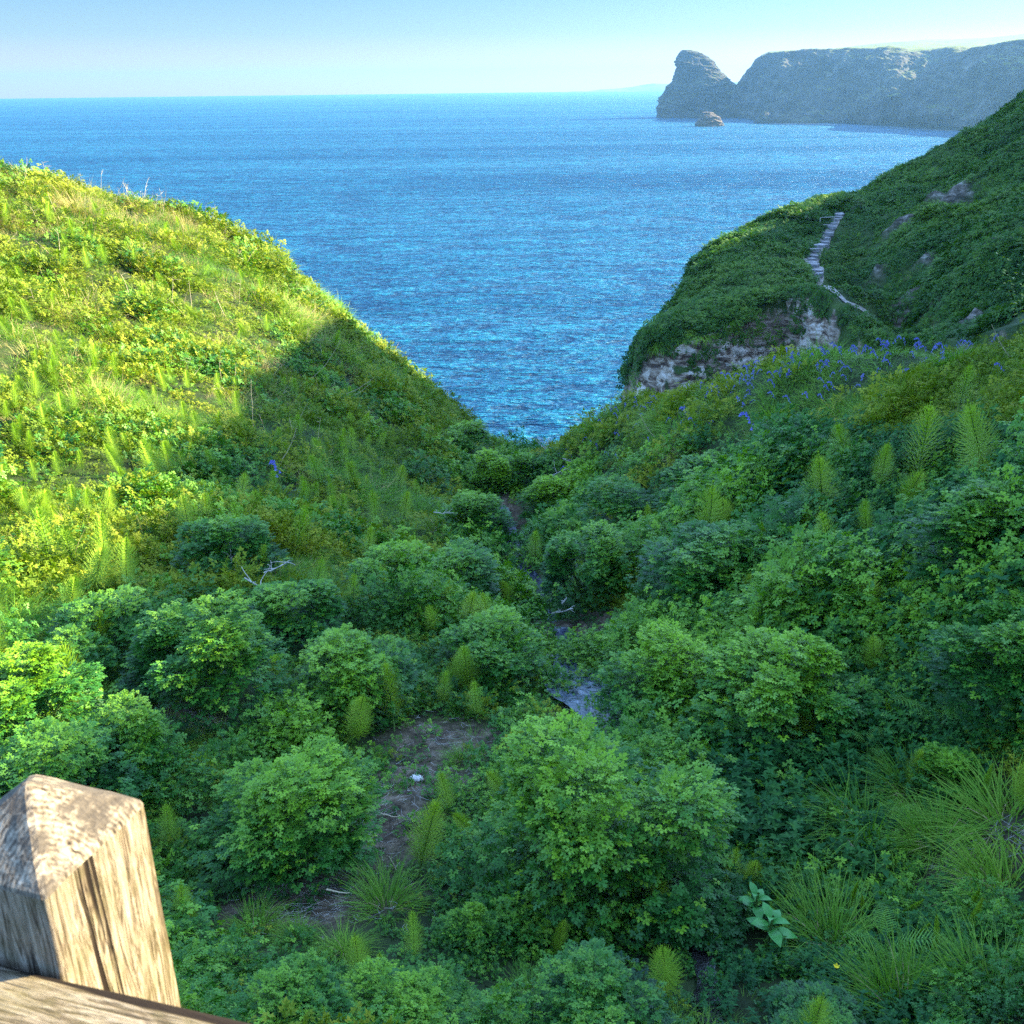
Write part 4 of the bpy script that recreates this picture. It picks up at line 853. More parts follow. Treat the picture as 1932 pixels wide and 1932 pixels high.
# the tilt must not turn with the clump: turn first about its own axis, then lean
from mathutils import Euler
def compose(E):
    out = np.empty_like(E)
    for i, (a, b, c) in enumerate(E):
        m = Euler((a, b, 0)).to_matrix() @ Euler((0, 0, c)).to_matrix(); out[i] = m.to_euler()[:]
    return out
E = compose(E)
cat_[aside] = np.where(pn[aside] > 0.1, 3, np.where(pn[aside] > -0.2, 0, 5)); sizes = np.where(aside & (rad > 12) & (rad < 22), sizes * 1.3, sizes)
wide = 0 * X
for bx_, by_, wx_, wy_ in BC: wide = np.maximum(wide, 1.0 - ((X - bx_) / (wx_ + .35)) ** 2 - ((Y - by_) / (wy_ + .45)) ** 2)
cat_[(cat_ == 5) & (wide > 0)] = 9; sizes = np.where(wide > 0, sizes * 0.7, sizes)
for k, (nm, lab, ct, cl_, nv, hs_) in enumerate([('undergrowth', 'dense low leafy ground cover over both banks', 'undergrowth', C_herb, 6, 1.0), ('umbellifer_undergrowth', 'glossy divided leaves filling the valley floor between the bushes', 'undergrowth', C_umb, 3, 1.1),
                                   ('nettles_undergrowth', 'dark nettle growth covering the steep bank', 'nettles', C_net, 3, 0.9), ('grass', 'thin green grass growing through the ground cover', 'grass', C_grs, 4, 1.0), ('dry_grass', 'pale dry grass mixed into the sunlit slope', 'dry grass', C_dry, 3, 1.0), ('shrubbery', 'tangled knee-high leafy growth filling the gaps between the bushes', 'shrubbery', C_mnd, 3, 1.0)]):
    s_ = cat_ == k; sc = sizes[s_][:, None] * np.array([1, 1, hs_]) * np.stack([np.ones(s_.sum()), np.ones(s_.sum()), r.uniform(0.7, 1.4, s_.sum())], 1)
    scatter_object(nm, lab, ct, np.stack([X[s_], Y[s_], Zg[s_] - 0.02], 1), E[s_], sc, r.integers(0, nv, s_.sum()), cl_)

# scrub over the middle headland
n = 24000
X = r.uniform(4, 62, n); Y = r.uniform(40, 98, n); Zg = hgz(X, Y); e = 0.5
sx = np.abs(hgz(X + e, Y) - hgz(X - e, Y)); sy = np.abs(hgz(X, Y + e) - hgz(X, Y - e)); P_ = np.array([project(a, b, c) for a, b, c in zip(X, Y, Zg)])
keep = (Zg > 8) & (sx < 6) & (sy < 5) & (P_[:, 0] < 2050) & (P_[:, 0] > 1150)
PATH = [(1583, 408, .0), (1575, 424, 0), (1562, 445, 0), (1550, 466, 0), (1535, 488, 0), (1527, 497, 0), (1545, 522, 0), (1568, 548, 0), (1600, 572, 0), (1640, 596, 0)]
pw = np.array([hground(a, b) for a, b, _ in PATH])
dm = np.full(n, 9.0)
for i in range(len(pw) - 1):
    A = pw[i, :2]; B = pw[i + 1, :2]; d = B - A; t_ = np.clip(((X - A[0]) * d[0] + (Y - A[1]) * d[1]) / (d @ d), 0, 1); dm = np.minimum(dm, np.hypot(X - A[0] - t_ * d[0], Y - A[1] - t_ * d[1]) + 0)
keep &= dm > 0.72
for a_, b_, c_r in ROCKY: keep &= (np.hypot(X - a_, (Y - b_) * .8) > c_r * r.uniform(.75, 1.5, n))
edg = np.interp(X, cx, cy); keep &= (Y > edg + 0.45 - np.abs(r.normal(size=n)) * 0.3) | (X > cx[-1]) | (r.random(n) < 0.08)
rockn = fbm(np.stack([X * 0.22, Y * 0.22, 0 * X], 1), 3, 5); keep &= (rockn < 0.62) | (P_[:, 0] < 1650)
X, Y, Zg = X[keep], Y[keep], Zg[keep]; n = len(X); E, _ = slope_euler(X, Y, hgz, r, 0.8); E[:, 2] = r.uniform(0, 6.28, n); E = compose(E)
big = np.clip(fbm(np.stack([X * 0.35, Y * 0.35, 0 * X], 1), 3, 15) + 0.4, 0, 1)
sc = (0.6 + 0.9 * big) * r.uniform(0.7, 1.2, n)
scatter_object('scrub_undergrowth', 'wind-clipped green scrub covering the headland with the stepped path', 'scrub', np.stack([X, Y, Zg - 0.05], 1), E, np.stack([sc, sc, sc * 0.85], 1), np.where(r.random(n) < 0.75, r.integers(0, 3, n), 3), C_scr)

# ---------------------------------------------------------------- stepped path and handrail on the headland
def lerp_path(f):
    s = np.r_[0, np.cumsum(np.linalg.norm(np.diff(pw, axis=0), axis=1))]; q = f * s[-1]; return np.array([np.interp(q, s, pw[:, k]) for k in range(3)])
V = []; 
for i in range(61):
    p = lerp_path(i / 60); q = lerp_path(min(1, i / 60 + 0.01)) - lerp_path(max(0, i / 60 - 0.01)); nrm_ = np.array([q[1], -q[0], 0]); nrm_ /= np.linalg.norm(nrm_)
    hw = (0.36 if i < 36 else 0.16) * (1 + .35 * float(vnoise([[i * .45, 0, 0]])[0])) * (1.0 if i < 36 else 1.35)
    for s_ in (-1, 1):
        a = p + nrm_ * hw * s_; V.append((a[0], a[1], float(hgz(a[0], a[1])) + 0.06))
tag(mesh_obj('path', V, grid_faces(61, 2), simple_mat('path_grit', (0.12, 0.11, 0.10), (0.34, 0.33, 0.31), 3)), kind='structure')
slab_me = None
ordn = 'topmost,second,third,fourth,fifth,sixth,seventh,eighth,ninth,tenth,eleventh,twelfth,thirteenth,fourteenth,fifteenth,sixteenth,seventeenth,eighteenth,nineteenth,twentieth'.split(',')
def slab(r):
    n = 7; a = np.sort(r.uniform(0, 6.28, n)); a = np.linspace(0, 6.28, n, endpoint=False) + r.normal(size=n) * .15; R_ = r.uniform(0.8, 1.1, n)
    V = [(math.cos(t_) * R_[i] * 0.55, math.sin(t_) * R_[i] * 0.34, z) for z in (-0.25, 0.06) for i, t_ in enumerate(a)]
    return V, [tuple(range(n))[::-1], tuple(range(n, 2 * n))] + [(i, (i + 1) % n, n + (i + 1) % n, n + i) for i in range(n)]
for i in range(20):
    p = lerp_path(0.0 + i * 0.030); q = lerp_path(i * 0.03 + 0.01) - p; V, F = slab(r)
    o = mesh_obj('stone_step', V, F, M_slab); o.location = (p[0] + r.normal() * .05, p[1], float(hgz(p[0], p[1])) + 0.1 + r.uniform(0, .06)); o.rotation_euler = (r.normal() * .06, r.normal() * .06, math.atan2(q[1], q[0]) + 1.57 + r.normal() * .2)
    o.scale = (r.uniform(0.45, 0.8), r.uniform(.5, 0.95), .7); tag(o, f'{ordn[i]} pale stone step from the top of the headland path', 'stone step', 'stone steps on the headland path')
M_metal = simple_mat('grey_rail', (0.25, 0.25, 0.25), (0.42, 0.42, 0.42), 10, 0.5)
a = hground(1546, 432); b = hground(1568, 432); rl = empty('handrail', a); tag(rl, 'thin grey metal handrail at the top of the stone steps', 'handrail')
d = Vector((b.x - a.x, b.y - a.y, b.z - a.z)) * 1.2
for nm, p0, p1 in (('post', (0, 0, -.2), (0, 0, 0.75)), ('post', (d.x, d.y, d.z - .2), (d.x, d.y, d.z + .75)), ('rail', (0, 0, .72), (d.x, d.y, d.z + .72)), ('rail', (0, 0, .25), (d.x, d.y, d.z + .25))):
    V, F = tube([p0, tuple((p0[i] + p1[i]) / 2 for i in range(3)), p1], 0.025, 0.025, 6); mesh_obj(nm, V, F, M_metal, rl)

# ---------------------------------------------------------------- bluebells
def bluebell(seed):
    r = np.random.default_rng(seed); mb = MB(); gb = MB(); hd = r.uniform(0, 6.28)
    pts = np.array(curve_pts((0, 0, 0), hd, 1.5, 0.42, 12, 0.5, 0, r)); top = pts[7:]; pts2 = np.vstack([pts, curve_pts(pts[-1], hd, 0.6, 0.1, 5, 1.6, 0, r)[1:]])
    gb.add(*tube(pts2, 0.004, 0.0025, 4), 0.5)
    for i in range(9):
        j = 7 + i * 0.95; k = int(min(j, len(pts2) - 2)); p = pts2[k] + (pts2[k + 1] - pts2[k]) * (j - k); a = hd + r.normal() * 0.9 + (i % 2) * 0.9; c = p + np.array([math.cos(a) * .022, math.sin(a) * .022, -0.012])
        L = 0.032; w0, w1, w2 = 0.004, 0.0095, 0.017; rings = []
        for z, w_ in ((0, w0), (-L * .45, w1), (-L * .85, w1 * 1.05), (-L, w2)):
            rings.append([(c[0] + math.cos(t_) * w_, c[1] + math.sin(t_) * w_, c[2] + z) for t_ in np.linspace(0, 6.28, 7)[:-1]])
        V = np.array(rings).reshape(-1, 3); F = [(q * 6 + s, q * 6 + (s + 1) % 6, (q + 1) * 6 + (s + 1) % 6, (q + 1) * 6 + s) for q in range(3) for s in range(6)]
        mb.add(V, F, r.uniform(0.1, 0.9))
    for k in range(5):
        lp = np.array(curve_pts((0, 0, -.01), r.uniform(0, 6.28), 1.2, 0.28, 6, 1.3, 0, r)); sd = np.array([.006, .006, 0]); V = np.stack([lp - sd, lp + sd], 1).reshape(-1, 3)
        gb.add(V, [(2 * i, 2 * i + 1, 2 * i + 3, 2 * i + 2) for i in range(5)], 0.5)
    return mb, gb
BB = []
for k in range(4):
    a, b = bluebell(800 + k); BB.append((a.build('flower_bells', M_blue, link=False), b.build('stem', M_stem, link=False)))
crest_x = [1030, 1100, 1200, 1300, 1400, 1500, 1600, 1700, 1800, 1932]; crest_y = [822, 776, 738, 716, 687, 668, 643, 625, 625, 622]
clus = [(1180, 770), (1240, 745), (1140, 790), (1290, 740), (1360, 715), (1430, 700), (1500, 690), (1515, 735), (1640, 655), (1660, 665), (1770, 625), (1700, 640), (1560, 690), (1330, 740), (1450, 740), (1600, 680), (1740, 650), (1110, 800), (1780, 650)]
m_ = 0; k = 0
while m_ < 290:
    k += 1
    if r.random() < 0.25:
        c = clus[r.integers(len(clus))]; px = c[0] + r.normal() * 40; py = c[1] + r.normal() * 13
    else:
        px = r.uniform(1040, 1850); py = np.interp(px, crest_x, crest_y) + abs(r.normal()) * 45
    if py < np.interp(px, crest_x, crest_y) + 2: continue
    g = ground(px, py + 14); g.x += r.normal() * .25; g.y += r.normal() * .25; g.z = float(gz(g.x, g.y))
    rt = empty('bluebell', g); s_ = r.uniform(0.45, 0.66); rt.scale = (s_, s_, s_); rt.rotation_euler = (r.normal() * .1, r.normal() * .1, r.uniform(0, 6.28))
    tag(rt, 'violet-blue bluebell in flower on the grassy mound above the sea', 'bluebell', 'bluebells on the mound')
    for src, nm in zip(BB[r.integers(4)], ('flower_bells', 'stem')):
        o = src.copy(); o.name = nm; COL.objects.link(o); o.parent = rt
    m_ += 1
for px, py, lab in [(535, 935, 'lone cluster-headed bluebell on the shaded slope above the leafy bushes'), (1430, 850, 'single bluebell low on the bank beneath the mound')]:
    g = ground(px, py); rt = empty('bluebell', g); rt.scale = (1.5, 1.5, 1.2); tag(rt, lab, 'bluebell')
    for src, nm in zip(BB[0], ('flower_bells', 'stem')):
        o = src.copy(); o.name = nm; COL.objects.link(o); o.parent = rt

# ---------------------------------------------------------------- dead stalks and branches
def stalk_mesh(seed, branches=3):
    r = np.random.default_rng(seed); mb = MB(); hd = r.uniform(0, 6.28); pts = curve_pts((0, 0, -0.03), hd, 1.45, 1.0, 8, r.uniform(0, .5), 0.1, r); mb.add(*tube(pts, 0.009, 0.003, 4), 0.5)
    for k in range(branches):
        p = pts[r.integers(4, 8)]; q = curve_pts(p, r.uniform(0, 6.28), r.uniform(.5, 1.2), r.uniform(.12, .3), 4, .2, .1, r); mb.add(*tube(q, 0.004, 0.002, 3), 0.5)
    return mb
SK = []
for k in range(5):
    mb = stalk_mesh(850 + k, 1 + k)
    mb.F = [np.vstack([f[:, [0, 1, 2]], f[:, [0, 2, 3]]]) for f in mb.F]; SK.append(mb.build('dry_stalk', M_dry, link=False))
def place_stalk(px, py, hpx, label, group, lean=0.15):
    g = ground(px, py); d = math.hypot(g.x, g.y); s_ = hpx / SZ * d; o = SK[int(r.integers(5))].copy(); o.name = 'dry_stalk'; COL.objects.link(o); o.location = g
    o.rotation_euler = (r.normal() * lean, r.normal() * lean, r.uniform(0, 6.28)); wd = max(0.55, s_ * 1.1); o.scale = (wd, wd, s_); tag(o, label, 'dry stalk', group)
skx = [0, 100, 200, 300, 400, 450, 520]; sky_ = [308, 333, 358, 390, 415, 433, 485]
for k in range(110):
    px = r.uniform(0, 420) if k < 80 else r.uniform(0, 620); py = np.interp(px, skx, sky_) + (abs(r.normal()) * 8 + 3)
    place_stalk(px, py, r.uniform(18, 48), 'pale dry stalk standing up on the skyline of the sunlit slope', 'dry stalks on the skyline', 0.25)
for k in range(60):
    px = r.uniform(0, 620); py = np.interp(px, [0, 300, 450, 620], [340, 420, 460, 570]) + r.uniform(5, 330)
    place_stalk(px, py, r.uniform(25, 60), 'pale dry stalk among the bright sunlit slope plants', 'dry stalks on the sunlit slope', 0.45)
def span_stalk(p0, p1, label, name='dry_stalk', rad=0.006, mat=None, sag=0.08, up=0.12, twigs=0):
    a = ground(*p0); b0 = ground(*p1); d = ray(*p1); t_ = (a.y + (0.0)) / d.y; b = Vector((d.x * t_, a.y, H + d.z * t_)); a.z += up; b.z += 0.02
    n = 8; pts = [np.array(a.lerp(b, i / (n - 1))) + np.array([r.normal() * .004 * min(1.0, 3 * (b - a).length), r.normal() * .018 * min(1.0, (b - a).length), -sag * math.sin(math.pi * i / (n - 1)) * (b - a).length]) for i in range(n)]
    o0 = pts[0].copy(); mb = MB(); mb.add(*tube([p - o0 for p in pts], rad, rad * 0.5, 5))
    for k in range(twigs):
        i = r.integers(1, 7); q = curve_pts(pts[i] - o0, r.uniform(0, 6.28), r.uniform(-.3, 1.2), (b - a).length * r.uniform(.2, .5), 5, .4, .3, r); mb.add(*tube(q, rad * .6, rad * .25, 4))
    o = mb.build(name, mat or M_dry); o.location = o0; tag(o, label, name.replace('_', ' ')); return o
for p0, p1, lab in [((590, 725), (642, 645), 'long straight pale stalk leaning over the shaded slope'), ((630, 760), (708, 712), 'long pale stalk sloping towards the sea edge'), ((645, 765), (700, 725), 'shorter pale stalk paired with the long one'), ((480, 820), (472, 720), 'upright brown stalk at the edge of the sunlight'),
                    ((535, 880), (560, 810), 'thin pale stalk above the lone bluebell'), ((1480, 850), (1440, 790), 'pale bent stalk on the bank under the mound'), ((1770, 670), (1762, 605), 'thick pale stalk standing among the crest bluebells'), ((1905, 700), (1870, 615), 'thin arching stalk at the end of the mound'),
                    ((1235, 840), (1205, 780), 'pale leaning stalk at the seaward end of the mound'), ((1500, 890), (1470, 840), 'crossed dead stalk near the young ferns'), ((560, 990), (640, 960), 'dead stem lying across the shaded horsetails'), ((35, 1400), (70, 1345), 'curved brown stem in front of the sunlit bush'), ((1610, 1640), (1600, 1590), 'white dead straw upright beside the cone horsetails'),
                    ((720, 1570), (760, 1545), 'pale stick on the bare earth beside a tall horsetail'), ((735, 1650), (780, 1690), 'grey stick lying at the foot of the grass'), ((620, 1715), (660, 1690), 'broken grey twig on the bare ground'), ((1720, 1150), (1760, 1090), 'dead stalk on the steep nettle bank')]:
    span_stalk(p0, p1, lab)
for p0, p1, lab in [((505, 1150), (548, 1060), 'bleached dead branch forking above the dark leafy bush'), ((430, 1105), (520, 1120), 'bleached dead branch arching through the slope plants'), ((470, 1160), (560, 1140), 'low bleached branch tangled in grass'),
                    ((1040, 930), (1110, 860), 'grey tangled branch on the bank above the gully'), ((1060, 900), (1130, 880), 'grey twiggy branch on the side of the mound'), ((1010, 940), (1080, 935), 'grey branch trailing into the gully'), ((1090, 920), (1160, 900), 'thin grey branch sloping down from the mound'), ((1030, 880), (1010, 830), 'thin twig rising by the sea gap'),
                    ((1130, 1090), (1160, 1055), 'forked dead twig above the stream bend'), ((1060, 1200), (1070, 1130), 'dead twig standing over the dark stream'), ((1080, 1205), (1040, 1160), 'broken branch lodged above the stream pool'), ((820, 1010), (850, 970), 'white forked twig by the dry grass tuft')]:
    span_stalk(p0, p1, lab, 'dead_branch', 0.008, M_twig, 0.05, 0.38, 7)

# ---------------------------------------------------------------- straw litter on bare ground
mb = MB(); rr_ = np.random.default_rng(66)
for bx, by, wx, wy in [b for b in BC if b[2] > 0.1]:
    for k in range(90):
        x = bx + rr_.normal() * wx * 0.6; y = by + rr_.normal() * wy * 0.6; a = rr_.uniform(0, 6.28); L = rr_.uniform(0.03, 0.16); pts = []
        for q in (-.5, 0, .5):
            xx = x + math.cos(a + q * .5) * L * q; yy = y + math.sin(a + q * .5) * L * q; pts.append((xx, yy, float(gz(xx, yy)) + 0.012 + rr_.random() * .02))
        mb.add(*tube(pts, 0.0012, 0.0008, 3), 0.5)
tag(mb.build('straw_litter', M_twig), 'scattered pale straw and twigs on the bare earth', 'straw litter', kind='stuff')

# ---------------------------------------------------------------- stones, stream
def stone(r, sx, sy, sz):
    th = np.linspace(0, 6.28, 11)[:-1]; V = []
    for z, k in ((-0.6, .7), (0, 1.0), (0.6, 0.85), (0.9, 0.5)):
        V += [(math.cos(t_) * sx * k * (1 + .18 * math.sin(t_ * 3 + sx * 50)), math.sin(t_) * sy * k * (1 + .15 * math.cos(t_ * 2 + 1)), z * sz) for t_ in th]
    V.append((0, 0, sz)); F = [(i * 10 + j, i * 10 + (j + 1) % 10, (i + 1) * 10 + (j + 1) % 10, (i + 1) * 10 + j) for i in range(3) for j in range(10)] + [(30 + j, 30 + (j + 1) % 10, 40) for j in range(10)]
    return V, F
for px, py, s_, lab in [(786, 1472, (.045, .055, .02), 'pale flat stone lying on the bare earth'), (632, 1205, (.07, .05, .06), 'white stone half hidden in the slope bushes'), (1040, 1250, (.09, .06, .05), 'grey stone at the edge of the stream pool'), (1150, 1240, (.08, .06, .05), 'grey wet stone on the far side of the pool')]:
    V, F = stone(r, *s_); g = ground(px, py); o = mesh_obj('stone', V, F, M_stone if 'pale' in lab or 'white' in lab else M_slab, smooth=True); o.location = (g.x, g.y, g.z + s_[2] * .4); o.rotation_euler = (.3, .1, r.uniform(0, 6)); tag(o, lab, 'stone')
m, t, out = new_mat('stream_water'); p_ = pos(t); wv = noise(t, 9, 5, 0.65, stretch(t, p_, (1.0, 0.45, 1)))
sy_ = t.nodes.new('ShaderNodeSeparateXYZ'); t.links.new(p_, sy_.inputs[0])
c_ = ramp(t, noise(t, 14, 5, 0.6, stretch(t, p_, (1, .3, 1))), [(0.45, (0.015, 0.022, 0.04)), (0.60, (0.05, 0.07, 0.12)), (0.74, (0.25, 0.28, 0.33))])
c_ = mix(t, ramp(t, math_(t, 'MULTIPLY', sy_.outputs[1], 0.1), [(0.62, 1.0), (0.70, 0.0)]), c_, (0.015, 0.014, 0.014))      # peaty mud upstream of the pool
principled(t, out, c_, 0.15, bump(t, wv, .7, .04), 0.5)
st = [(1345, 1960, .07), (1335, 1880, .09), (1325, 1800, .07), (1315, 1700, .05), (1280, 1600, .05), (1230, 1500, .08), (1170, 1400, .12), (1110, 1320, .22), (1098, 1280, .26), (1090, 1255, .3), (1075, 1225, .2), (1060, 1195, .10), (1040, 1150, .10), (1005, 1090, .12), (960, 1030, .2), (945, 995, .26), (935, 960, .2)]
sg = [ground(a, b) for a, b, w_ in st]; ss = np.linspace(0, len(st) - 1, 110); kk = np.arange(len(st)); V = []
for f in ss:
    gx_, gy_, w_ = np.interp(f, kk, [g.x for g in sg]), np.interp(f, kk, [g.y for g in sg]), np.interp(f, kk, [a[2] for a in st])
    l_ = gx_ - w_ * (1 + .5 * float(vnoise([[f * 1.7, 0, 0]])[0])); r_ = gx_ + w_ * (1 + .5 * float(vnoise([[f * 1.9, 5, 0]])[0])); zz = float(max(gz(l_ * .7 + r_ * .3, gy_), gz(l_ * .3 + r_ * .7, gy_), gz((l_ + r_) / 2, gy_))) + 0.025
    for k_ in (0, .33, .67, 1): V.append((l_ + (r_ - l_) * k_, gy_, zz))
tag(mesh_obj('stream_water', V, grid_faces(len(ss), 4), m, smooth=True), kind='structure')

# ---------------------------------------------------------------- broad-leaved plant, buttercup, edge shrub
def broad_leaf():
    V = []; F = []; nl = 9; nw = 5
    for i in range(nl):
        f = i / (nl - 1); w_ = 0.27 * math.sin(min(1, f * 1.02 + 0.03) * math.pi) ** 0.75
        for j in range(nw):
            s_ = (j / (nw - 1) - .5) * 2; V.append((f, s_ * w_, 0.10 * abs(s_) * (1 - f) + 0.16 * math.sin(f * 2.4) - 0.25 * f * f + 0.012 * math.cos(s_ * 9)))
    return V, grid_faces(nl, nw)
BV, BF = broad_leaf(); leafm = mesh_obj('leaf', BV, BF, M_broad, smooth=True, attrs={'tint': [0.5] * len(BV)}, link=False)
for px, py, lab, sz_l in [(1420, 1755, 'broad-leaved rosette with pale oval leaves beside the long leaning grass', .1), (1447, 1800, 'broad-leaved rosette just below its twin at the muddy stream edge', .115)]:
    g = ground(px, py); rt = empty('broad_leaved_plant', g); tag(rt, lab, 'plant', 'pale broad-leaved rosettes')
    V, F = tube([(0, 0, -.03), (0, 0, .1), (0.01, 0, .24)], .008, .006, 6); mesh_obj('stem', V, F, M_stem, rt)
    for k in range(8):
        o = leafm.copy(); o.name = 'leaf'; COL.objects.link(o); o.parent = rt; a = k * 2.4 + r.normal() * .1; s_ = sz_l * (1.15 - .07 * k); o.location = (math.cos(a) * .01, math.sin(a) * .01, 0.12 + k * 0.016); o.rotation_euler = (0, -0.05 - 0.1 * k, a); o.scale = (s_, s_, s_)
g = ground(1568, 1893); rt = empty('buttercup', g); tag(rt, 'tiny yellow flower in the dark leaves at the frame bottom', 'flower')
V, F = tube([(0, 0, -.02), (0.01, 0, .1), (0, 0, .2)], .002, .0015, 4); mesh_obj('stem', V, F, M_stem, rt)
for k in range(5):
    a = k * 1.2566; c, s_ = math.cos(a), math.sin(a); V = [(0, 0, .2), (c * .009 - s_ * .006, s_ * .009 + c * .006, .206), (c * .015, s_ * .015, .211), (c * .009 + s_ * .006, s_ * .009 - c * .006, .206)]; mesh_obj('petal', V, [(0, 1, 2, 3)], M_yel, rt)
M_shrub = leaf_mat('leaf_yellow_shrub', (0.10, 0.16, 0.02), (0.2, 0.28, 0.03), (0.34, 0.38, 0.05), 0.35, 0.45, 0.4)
g = ground(1935, 660); rt = empty('shrub', g); tag(rt, 'spindly yellow-leaved shrub rising above the mound at the frame edge', 'shrub'); mb = MB(); lf = MB(); rs = np.random.default_rng(4)
for k in range(9):
    pts = curve_pts((0, 0, -.05), rs.uniform(0, 6.28), rs.uniform(1.2, 1.5), rs.uniform(.7, 1.15), 8, .2, .1, rs); mb.add(*tube(pts, .007, .002, 4), .5)
    for q in range(40):
        i = rs.integers(2, 7); p = pts[i] + (pts[i + 1] - pts[i]) * rs.random() + rs.normal(size=3) * .05; a = rs.uniform(0, 6.28)
        stamp(lf, *LF['ovate'], np.array([p]), frames(np.array([a]), np.array([rs.uniform(-.4, .6)]), np.array([rs.normal() * .4])), [rs.uniform(.035, .06)], [rs.random()])
mb.build('stem', M_stem, rt); lf.build('foliage', M_shrub, rt)

# ---------------------------------------------------------------- fence post and rail
def wood_mat(name, along, end=False):
    m, t, out = new_mat(name); tcn = t.nodes.new('ShaderNodeTexCoord').outputs['Object']
    s1 = {'z': (1, 1, 0.07), 'y': (1, 0.07, 1)}[along]
    g1 = noise(t, 120, 7, 0.72, stretch(t, tcn, s1), 2.0); g2 = noise(t, 260, 4, 0.6, stretch(t, tcn, s1)); blot = noise(t, 22, 5, 0.7, tcn)
    crack = noise(t, 34, 4, 0.6, stretch(t, tcn, {'z': (1, 1, 0.045), 'y': (1, 0.045, 1)}[along]), 0.8)
    c = ramp(t, g1, [(0.34, (0.02, 0.015, 0.011)), (0.44, (0.10, 0.076, 0.050)), (0.53, (0.25, 0.205, 0.15)), (0.68, (0.42, 0.37, 0.29))])
    c = mix(t, ramp(t, blot, [(0.42, 0.0), (0.68, 0.6)]), c, (0.12, 0.105, 0.045))
    ck = ramp(t, crack, [(0.395, 1.0), (0.425, 0.0)]); c = mix(t, ck, c, (0.014, 0.009, 0.006))
    hgt = math_(t, 'SUBTRACT', math_(t, 'ADD', g1, math_(t, 'MULTIPLY', g2, 0.5)), math_(t, 'MULTIPLY', ck, 1.2))
    principled(t, out, c, 0.85, bump(t, hgt, 0.9, 0.0035), 0.2); return m
def cap_mat():
    m, t, out = new_mat('weathered_end_grain'); tcn = t.nodes.new('ShaderNodeTexCoord').outputs['Object']
    wv_ = t.nodes.new('ShaderNodeTexWave'); wv_.wave_type = 'RINGS'; wv_.rings_direction = 'Z'; wv_.inputs['Scale'].default_value = 62; wv_.inputs['Distortion'].default_value = 3.5; wv_.inputs['Detail'].default_value = 3; wv_.inputs['Detail Scale'].default_value = 2
    mp = t.nodes.new('ShaderNodeMapping'); mp.inputs['Location'].default_value = (0.05, 0.07, 0); t.links.new(tcn, mp.inputs['Vector']); t.links.new(mp.outputs[0], wv_.inputs['Vector'])
    fib = noise(t, 150, 6, 0.7, stretch(t, tcn, (1, 1, 0.25)), 0.6); big = noise(t, 24, 5, 0.65, tcn); saw = noise(t, 90, 3, 0.6, stretch(t, tcn, (0.2, 1.6, 0.5), (0, 0, 0.6)))
    v = math_(t, 'ADD', math_(t, 'MULTIPLY', fib, 0.75), math_(t, 'MULTIPLY_ADD', wv_.outputs['Fac'], 0.07, 0.09))
    c = ramp(t, v, [(0.36, (0.02, 0.015, 0.011)), (0.46, (0.13, 0.105, 0.078)), (0.56, (0.30, 0.25, 0.185)), (0.70, (0.44, 0.39, 0.31))])
    c = mix(t, ramp(t, big, [(0.44, 0.0), (0.56, 0.9)]), c, mix(t, saw, (0.02, 0.018, 0.016), (0.13, 0.11, 0.09)))
    principled(t, out, c, 0.9, bump(t, math_(t, 'ADD', v, saw), 1.0, 0.003), 0.2); return m
M_wood = wood_mat('weathered_wood', 'z'); M_woodx = wood_mat('weathered_rail_wood', 'y'); M_cap = cap_mat()
Fp = np.array(at(80, 1697, 0.642)); Rp = np.array(at(276, 1514, 0.7645))
e1 = Rp - Fp; e1[2] = 0; side = np.linalg.norm(e1); e1 /= side; e2 = np.array([-e1[1], e1[0], 0])            # e1 away from us, e2 to the other side
cen = Fp + (e1 + e2) * side / 2; zc = Fp[2]; ap = at(66, 1478, float(cen[1])); hp = float(ap[2] - zc)
fence = empty('wooden_fence', (float(cen[0]), float(cen[1]), zc), math.atan2(e1[1], e1[0])); tag(fence, 'weathered square wooden fence post with pointed top and its rail, sunlit', 'fence')
hs_ = side / 2; bm_v = []; nseg = 34; r2 = np.random.default_rng(3)
def loop(z, ch=0.0035, k=1.0):
    a = hs_ * k; c = ch; n = 7; pts = []
    for (sx, sy) in ((1, -1), (1, 1), (-1, 1), (-1, -1)):
        order = [(sx * a, sy * (a - c)), (sx * (a - c), sy * a)]
        if sx * sy > 0: pts += order
        else: pts += order[::-1]
    out = []
    for i in range(8):
        p, q = pts[i], pts[(i + 1) % 8]; m_n = n if i % 2 == 0 and abs(p[0] - q[0]) + abs(p[1] - q[1]) > .02 else 1
        out += [(p[0] + (q[0] - p[0]) * j / m_n, p[1] + (q[1] - p[1]) * j / m_n, z) for j in range(m_n)]
    return out
probe = loop(0); 
def full_loop(z, k=1.0, ch=0.0035):
    a = hs_ * k; c = min(ch, a * .4); P = []
    cs = [(a, -a + c), (a, a - c), (a - c, a), (-a + c, a), (-a, a - c), (-a, -a + c), (-a + c, -a), (a - c, -a)]
    for i in range(8):
        p, q = cs[i], cs[(i + 1) % 8]; nn = 14 if i % 2 == 0 else 2
        P += [(p[0] + (q[0] - p[0]) * j / nn, p[1] + (q[1] - p[1]) * j / nn, z) for j in range(nn)]
    return P
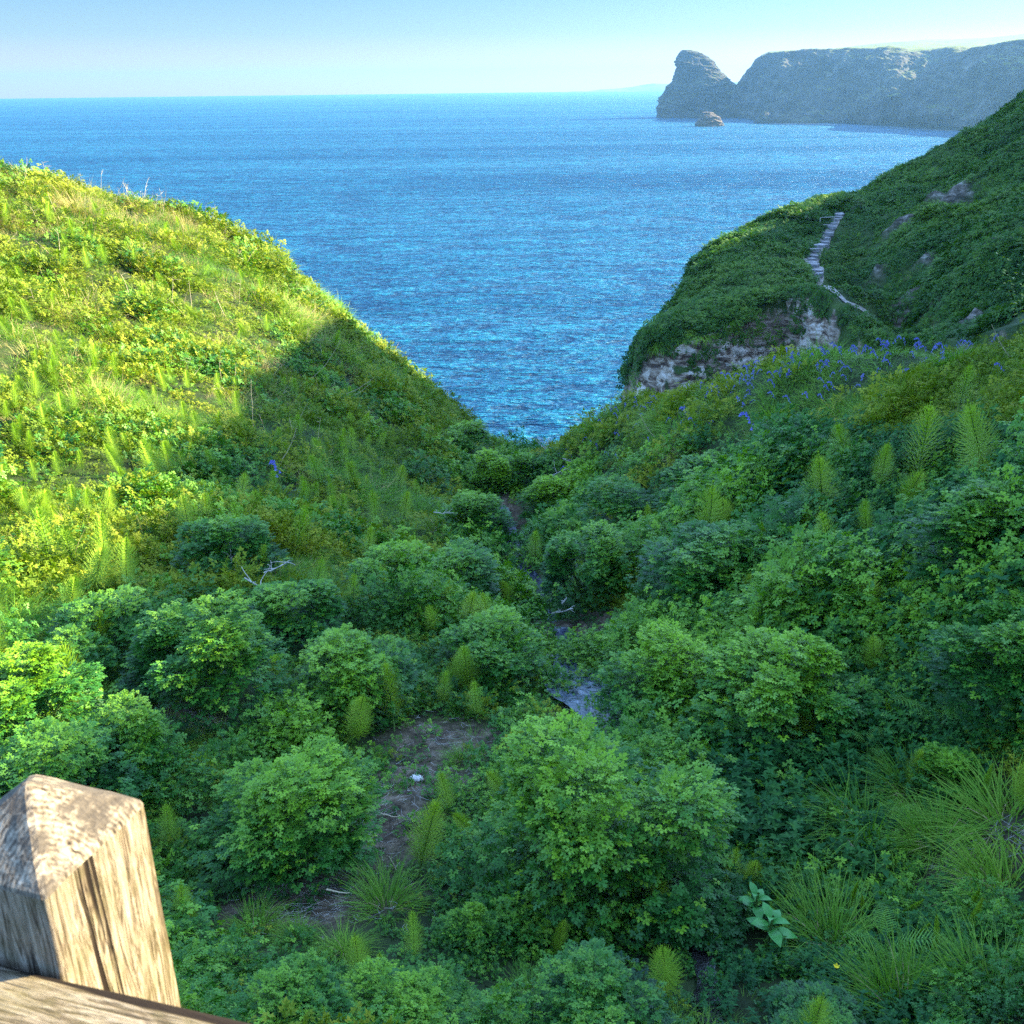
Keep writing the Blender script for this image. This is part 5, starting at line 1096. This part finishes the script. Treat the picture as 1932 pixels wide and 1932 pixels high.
def skin(loops, wob=0.0015, seed=1):
    V = np.array([p for l in loops for p in l], float); k = len(loops[0]); n_ = fbm(V * [28, 28, 5], 4, seed) * wob; V[:, 0] += n_; V[:, 1] += fbm(V * [28, 28, 5], 4, seed + 3) * wob
    F = [(i * k + j, i * k + (j + 1) % k, (i + 1) * k + (j + 1) % k, (i + 1) * k + j) for i in range(len(loops) - 1) for j in range(k)]
    return V.tolist(), F, k
zb = -(zc - H + 1.85); body = [full_loop(z) for z in np.linspace(zb, -0.003, 90)]
V, F, k = skin(body, 0.0022, 5); mesh_obj('post', V, F, M_wood, fence, smooth=True)
capl = [full_loop(-0.003)] + [full_loop(hp * f, 1 - f * 0.97, 0.004) for f in np.linspace(0.02, 0.985, 26)]
V, F, k = skin(capl, 0.0022, 5); V.append((0, 0, hp)); F += [((len(capl) - 1) * k + j, (len(capl) - 1) * k + (j + 1) % k, len(V) - 1) for j in range(k)]
mesh_obj('post_top', V, F, M_cap, fence, smooth=False)
# rail: on the near face (-x side in post space is towards us), running sideways
zr = float(at(132, 1872, 0.642)[2]) - zc + 0.022; rw, rh = 0.075, 0.11; L0, L1 = -1.6, 0.9
def rail_loop(y):
    x1 = -hs_ - 0.002; x0 = x1 - rw; c = .006; P = []
    cs = [(x0 + c, zr), (x1 - c, zr), (x1, zr - c), (x1, zr - rh + c), (x1 - c, zr - rh), (x0 + c, zr - rh), (x0, zr - rh + c), (x0, zr - c)]
    for i in range(8):
        p, q = cs[i], cs[(i + 1) % 8]; nn = 8 if i % 2 == 0 else 2
        P += [(p[0] + (q[0] - p[0]) * j / nn, y, p[1] + (q[1] - p[1]) * j / nn) for j in range(nn)]
    return P
loops = [rail_loop(y) for y in np.linspace(L0, L1, 150)]; V = np.array([p for l in loops for p in l]); k = len(loops[0])
nz = fbm(V * [30, 3, 30], 4, 8); V[:, 2] += nz * 0.003; V[:, 0] += fbm(V * [20, 4, 20], 3, 9) * .002
F = [(i * k + j, i * k + (j + 1) % k, (i + 1) * k + (j + 1) % k, (i + 1) * k + j) for i in range(len(loops) - 1) for j in range(k)] + [tuple(range(k)), tuple(range((len(loops) - 1) * k, len(loops) * k))[::-1]]
Vr = V[:, [1, 0, 2]]; piv = np.array([-hs_ - 0.002, -hs_, 0.0]); o = mesh_obj('rail', V - piv, F, M_woodx, fence, smooth=True); o.location = piv; o.rotation_euler = (0, 0, 0.075)
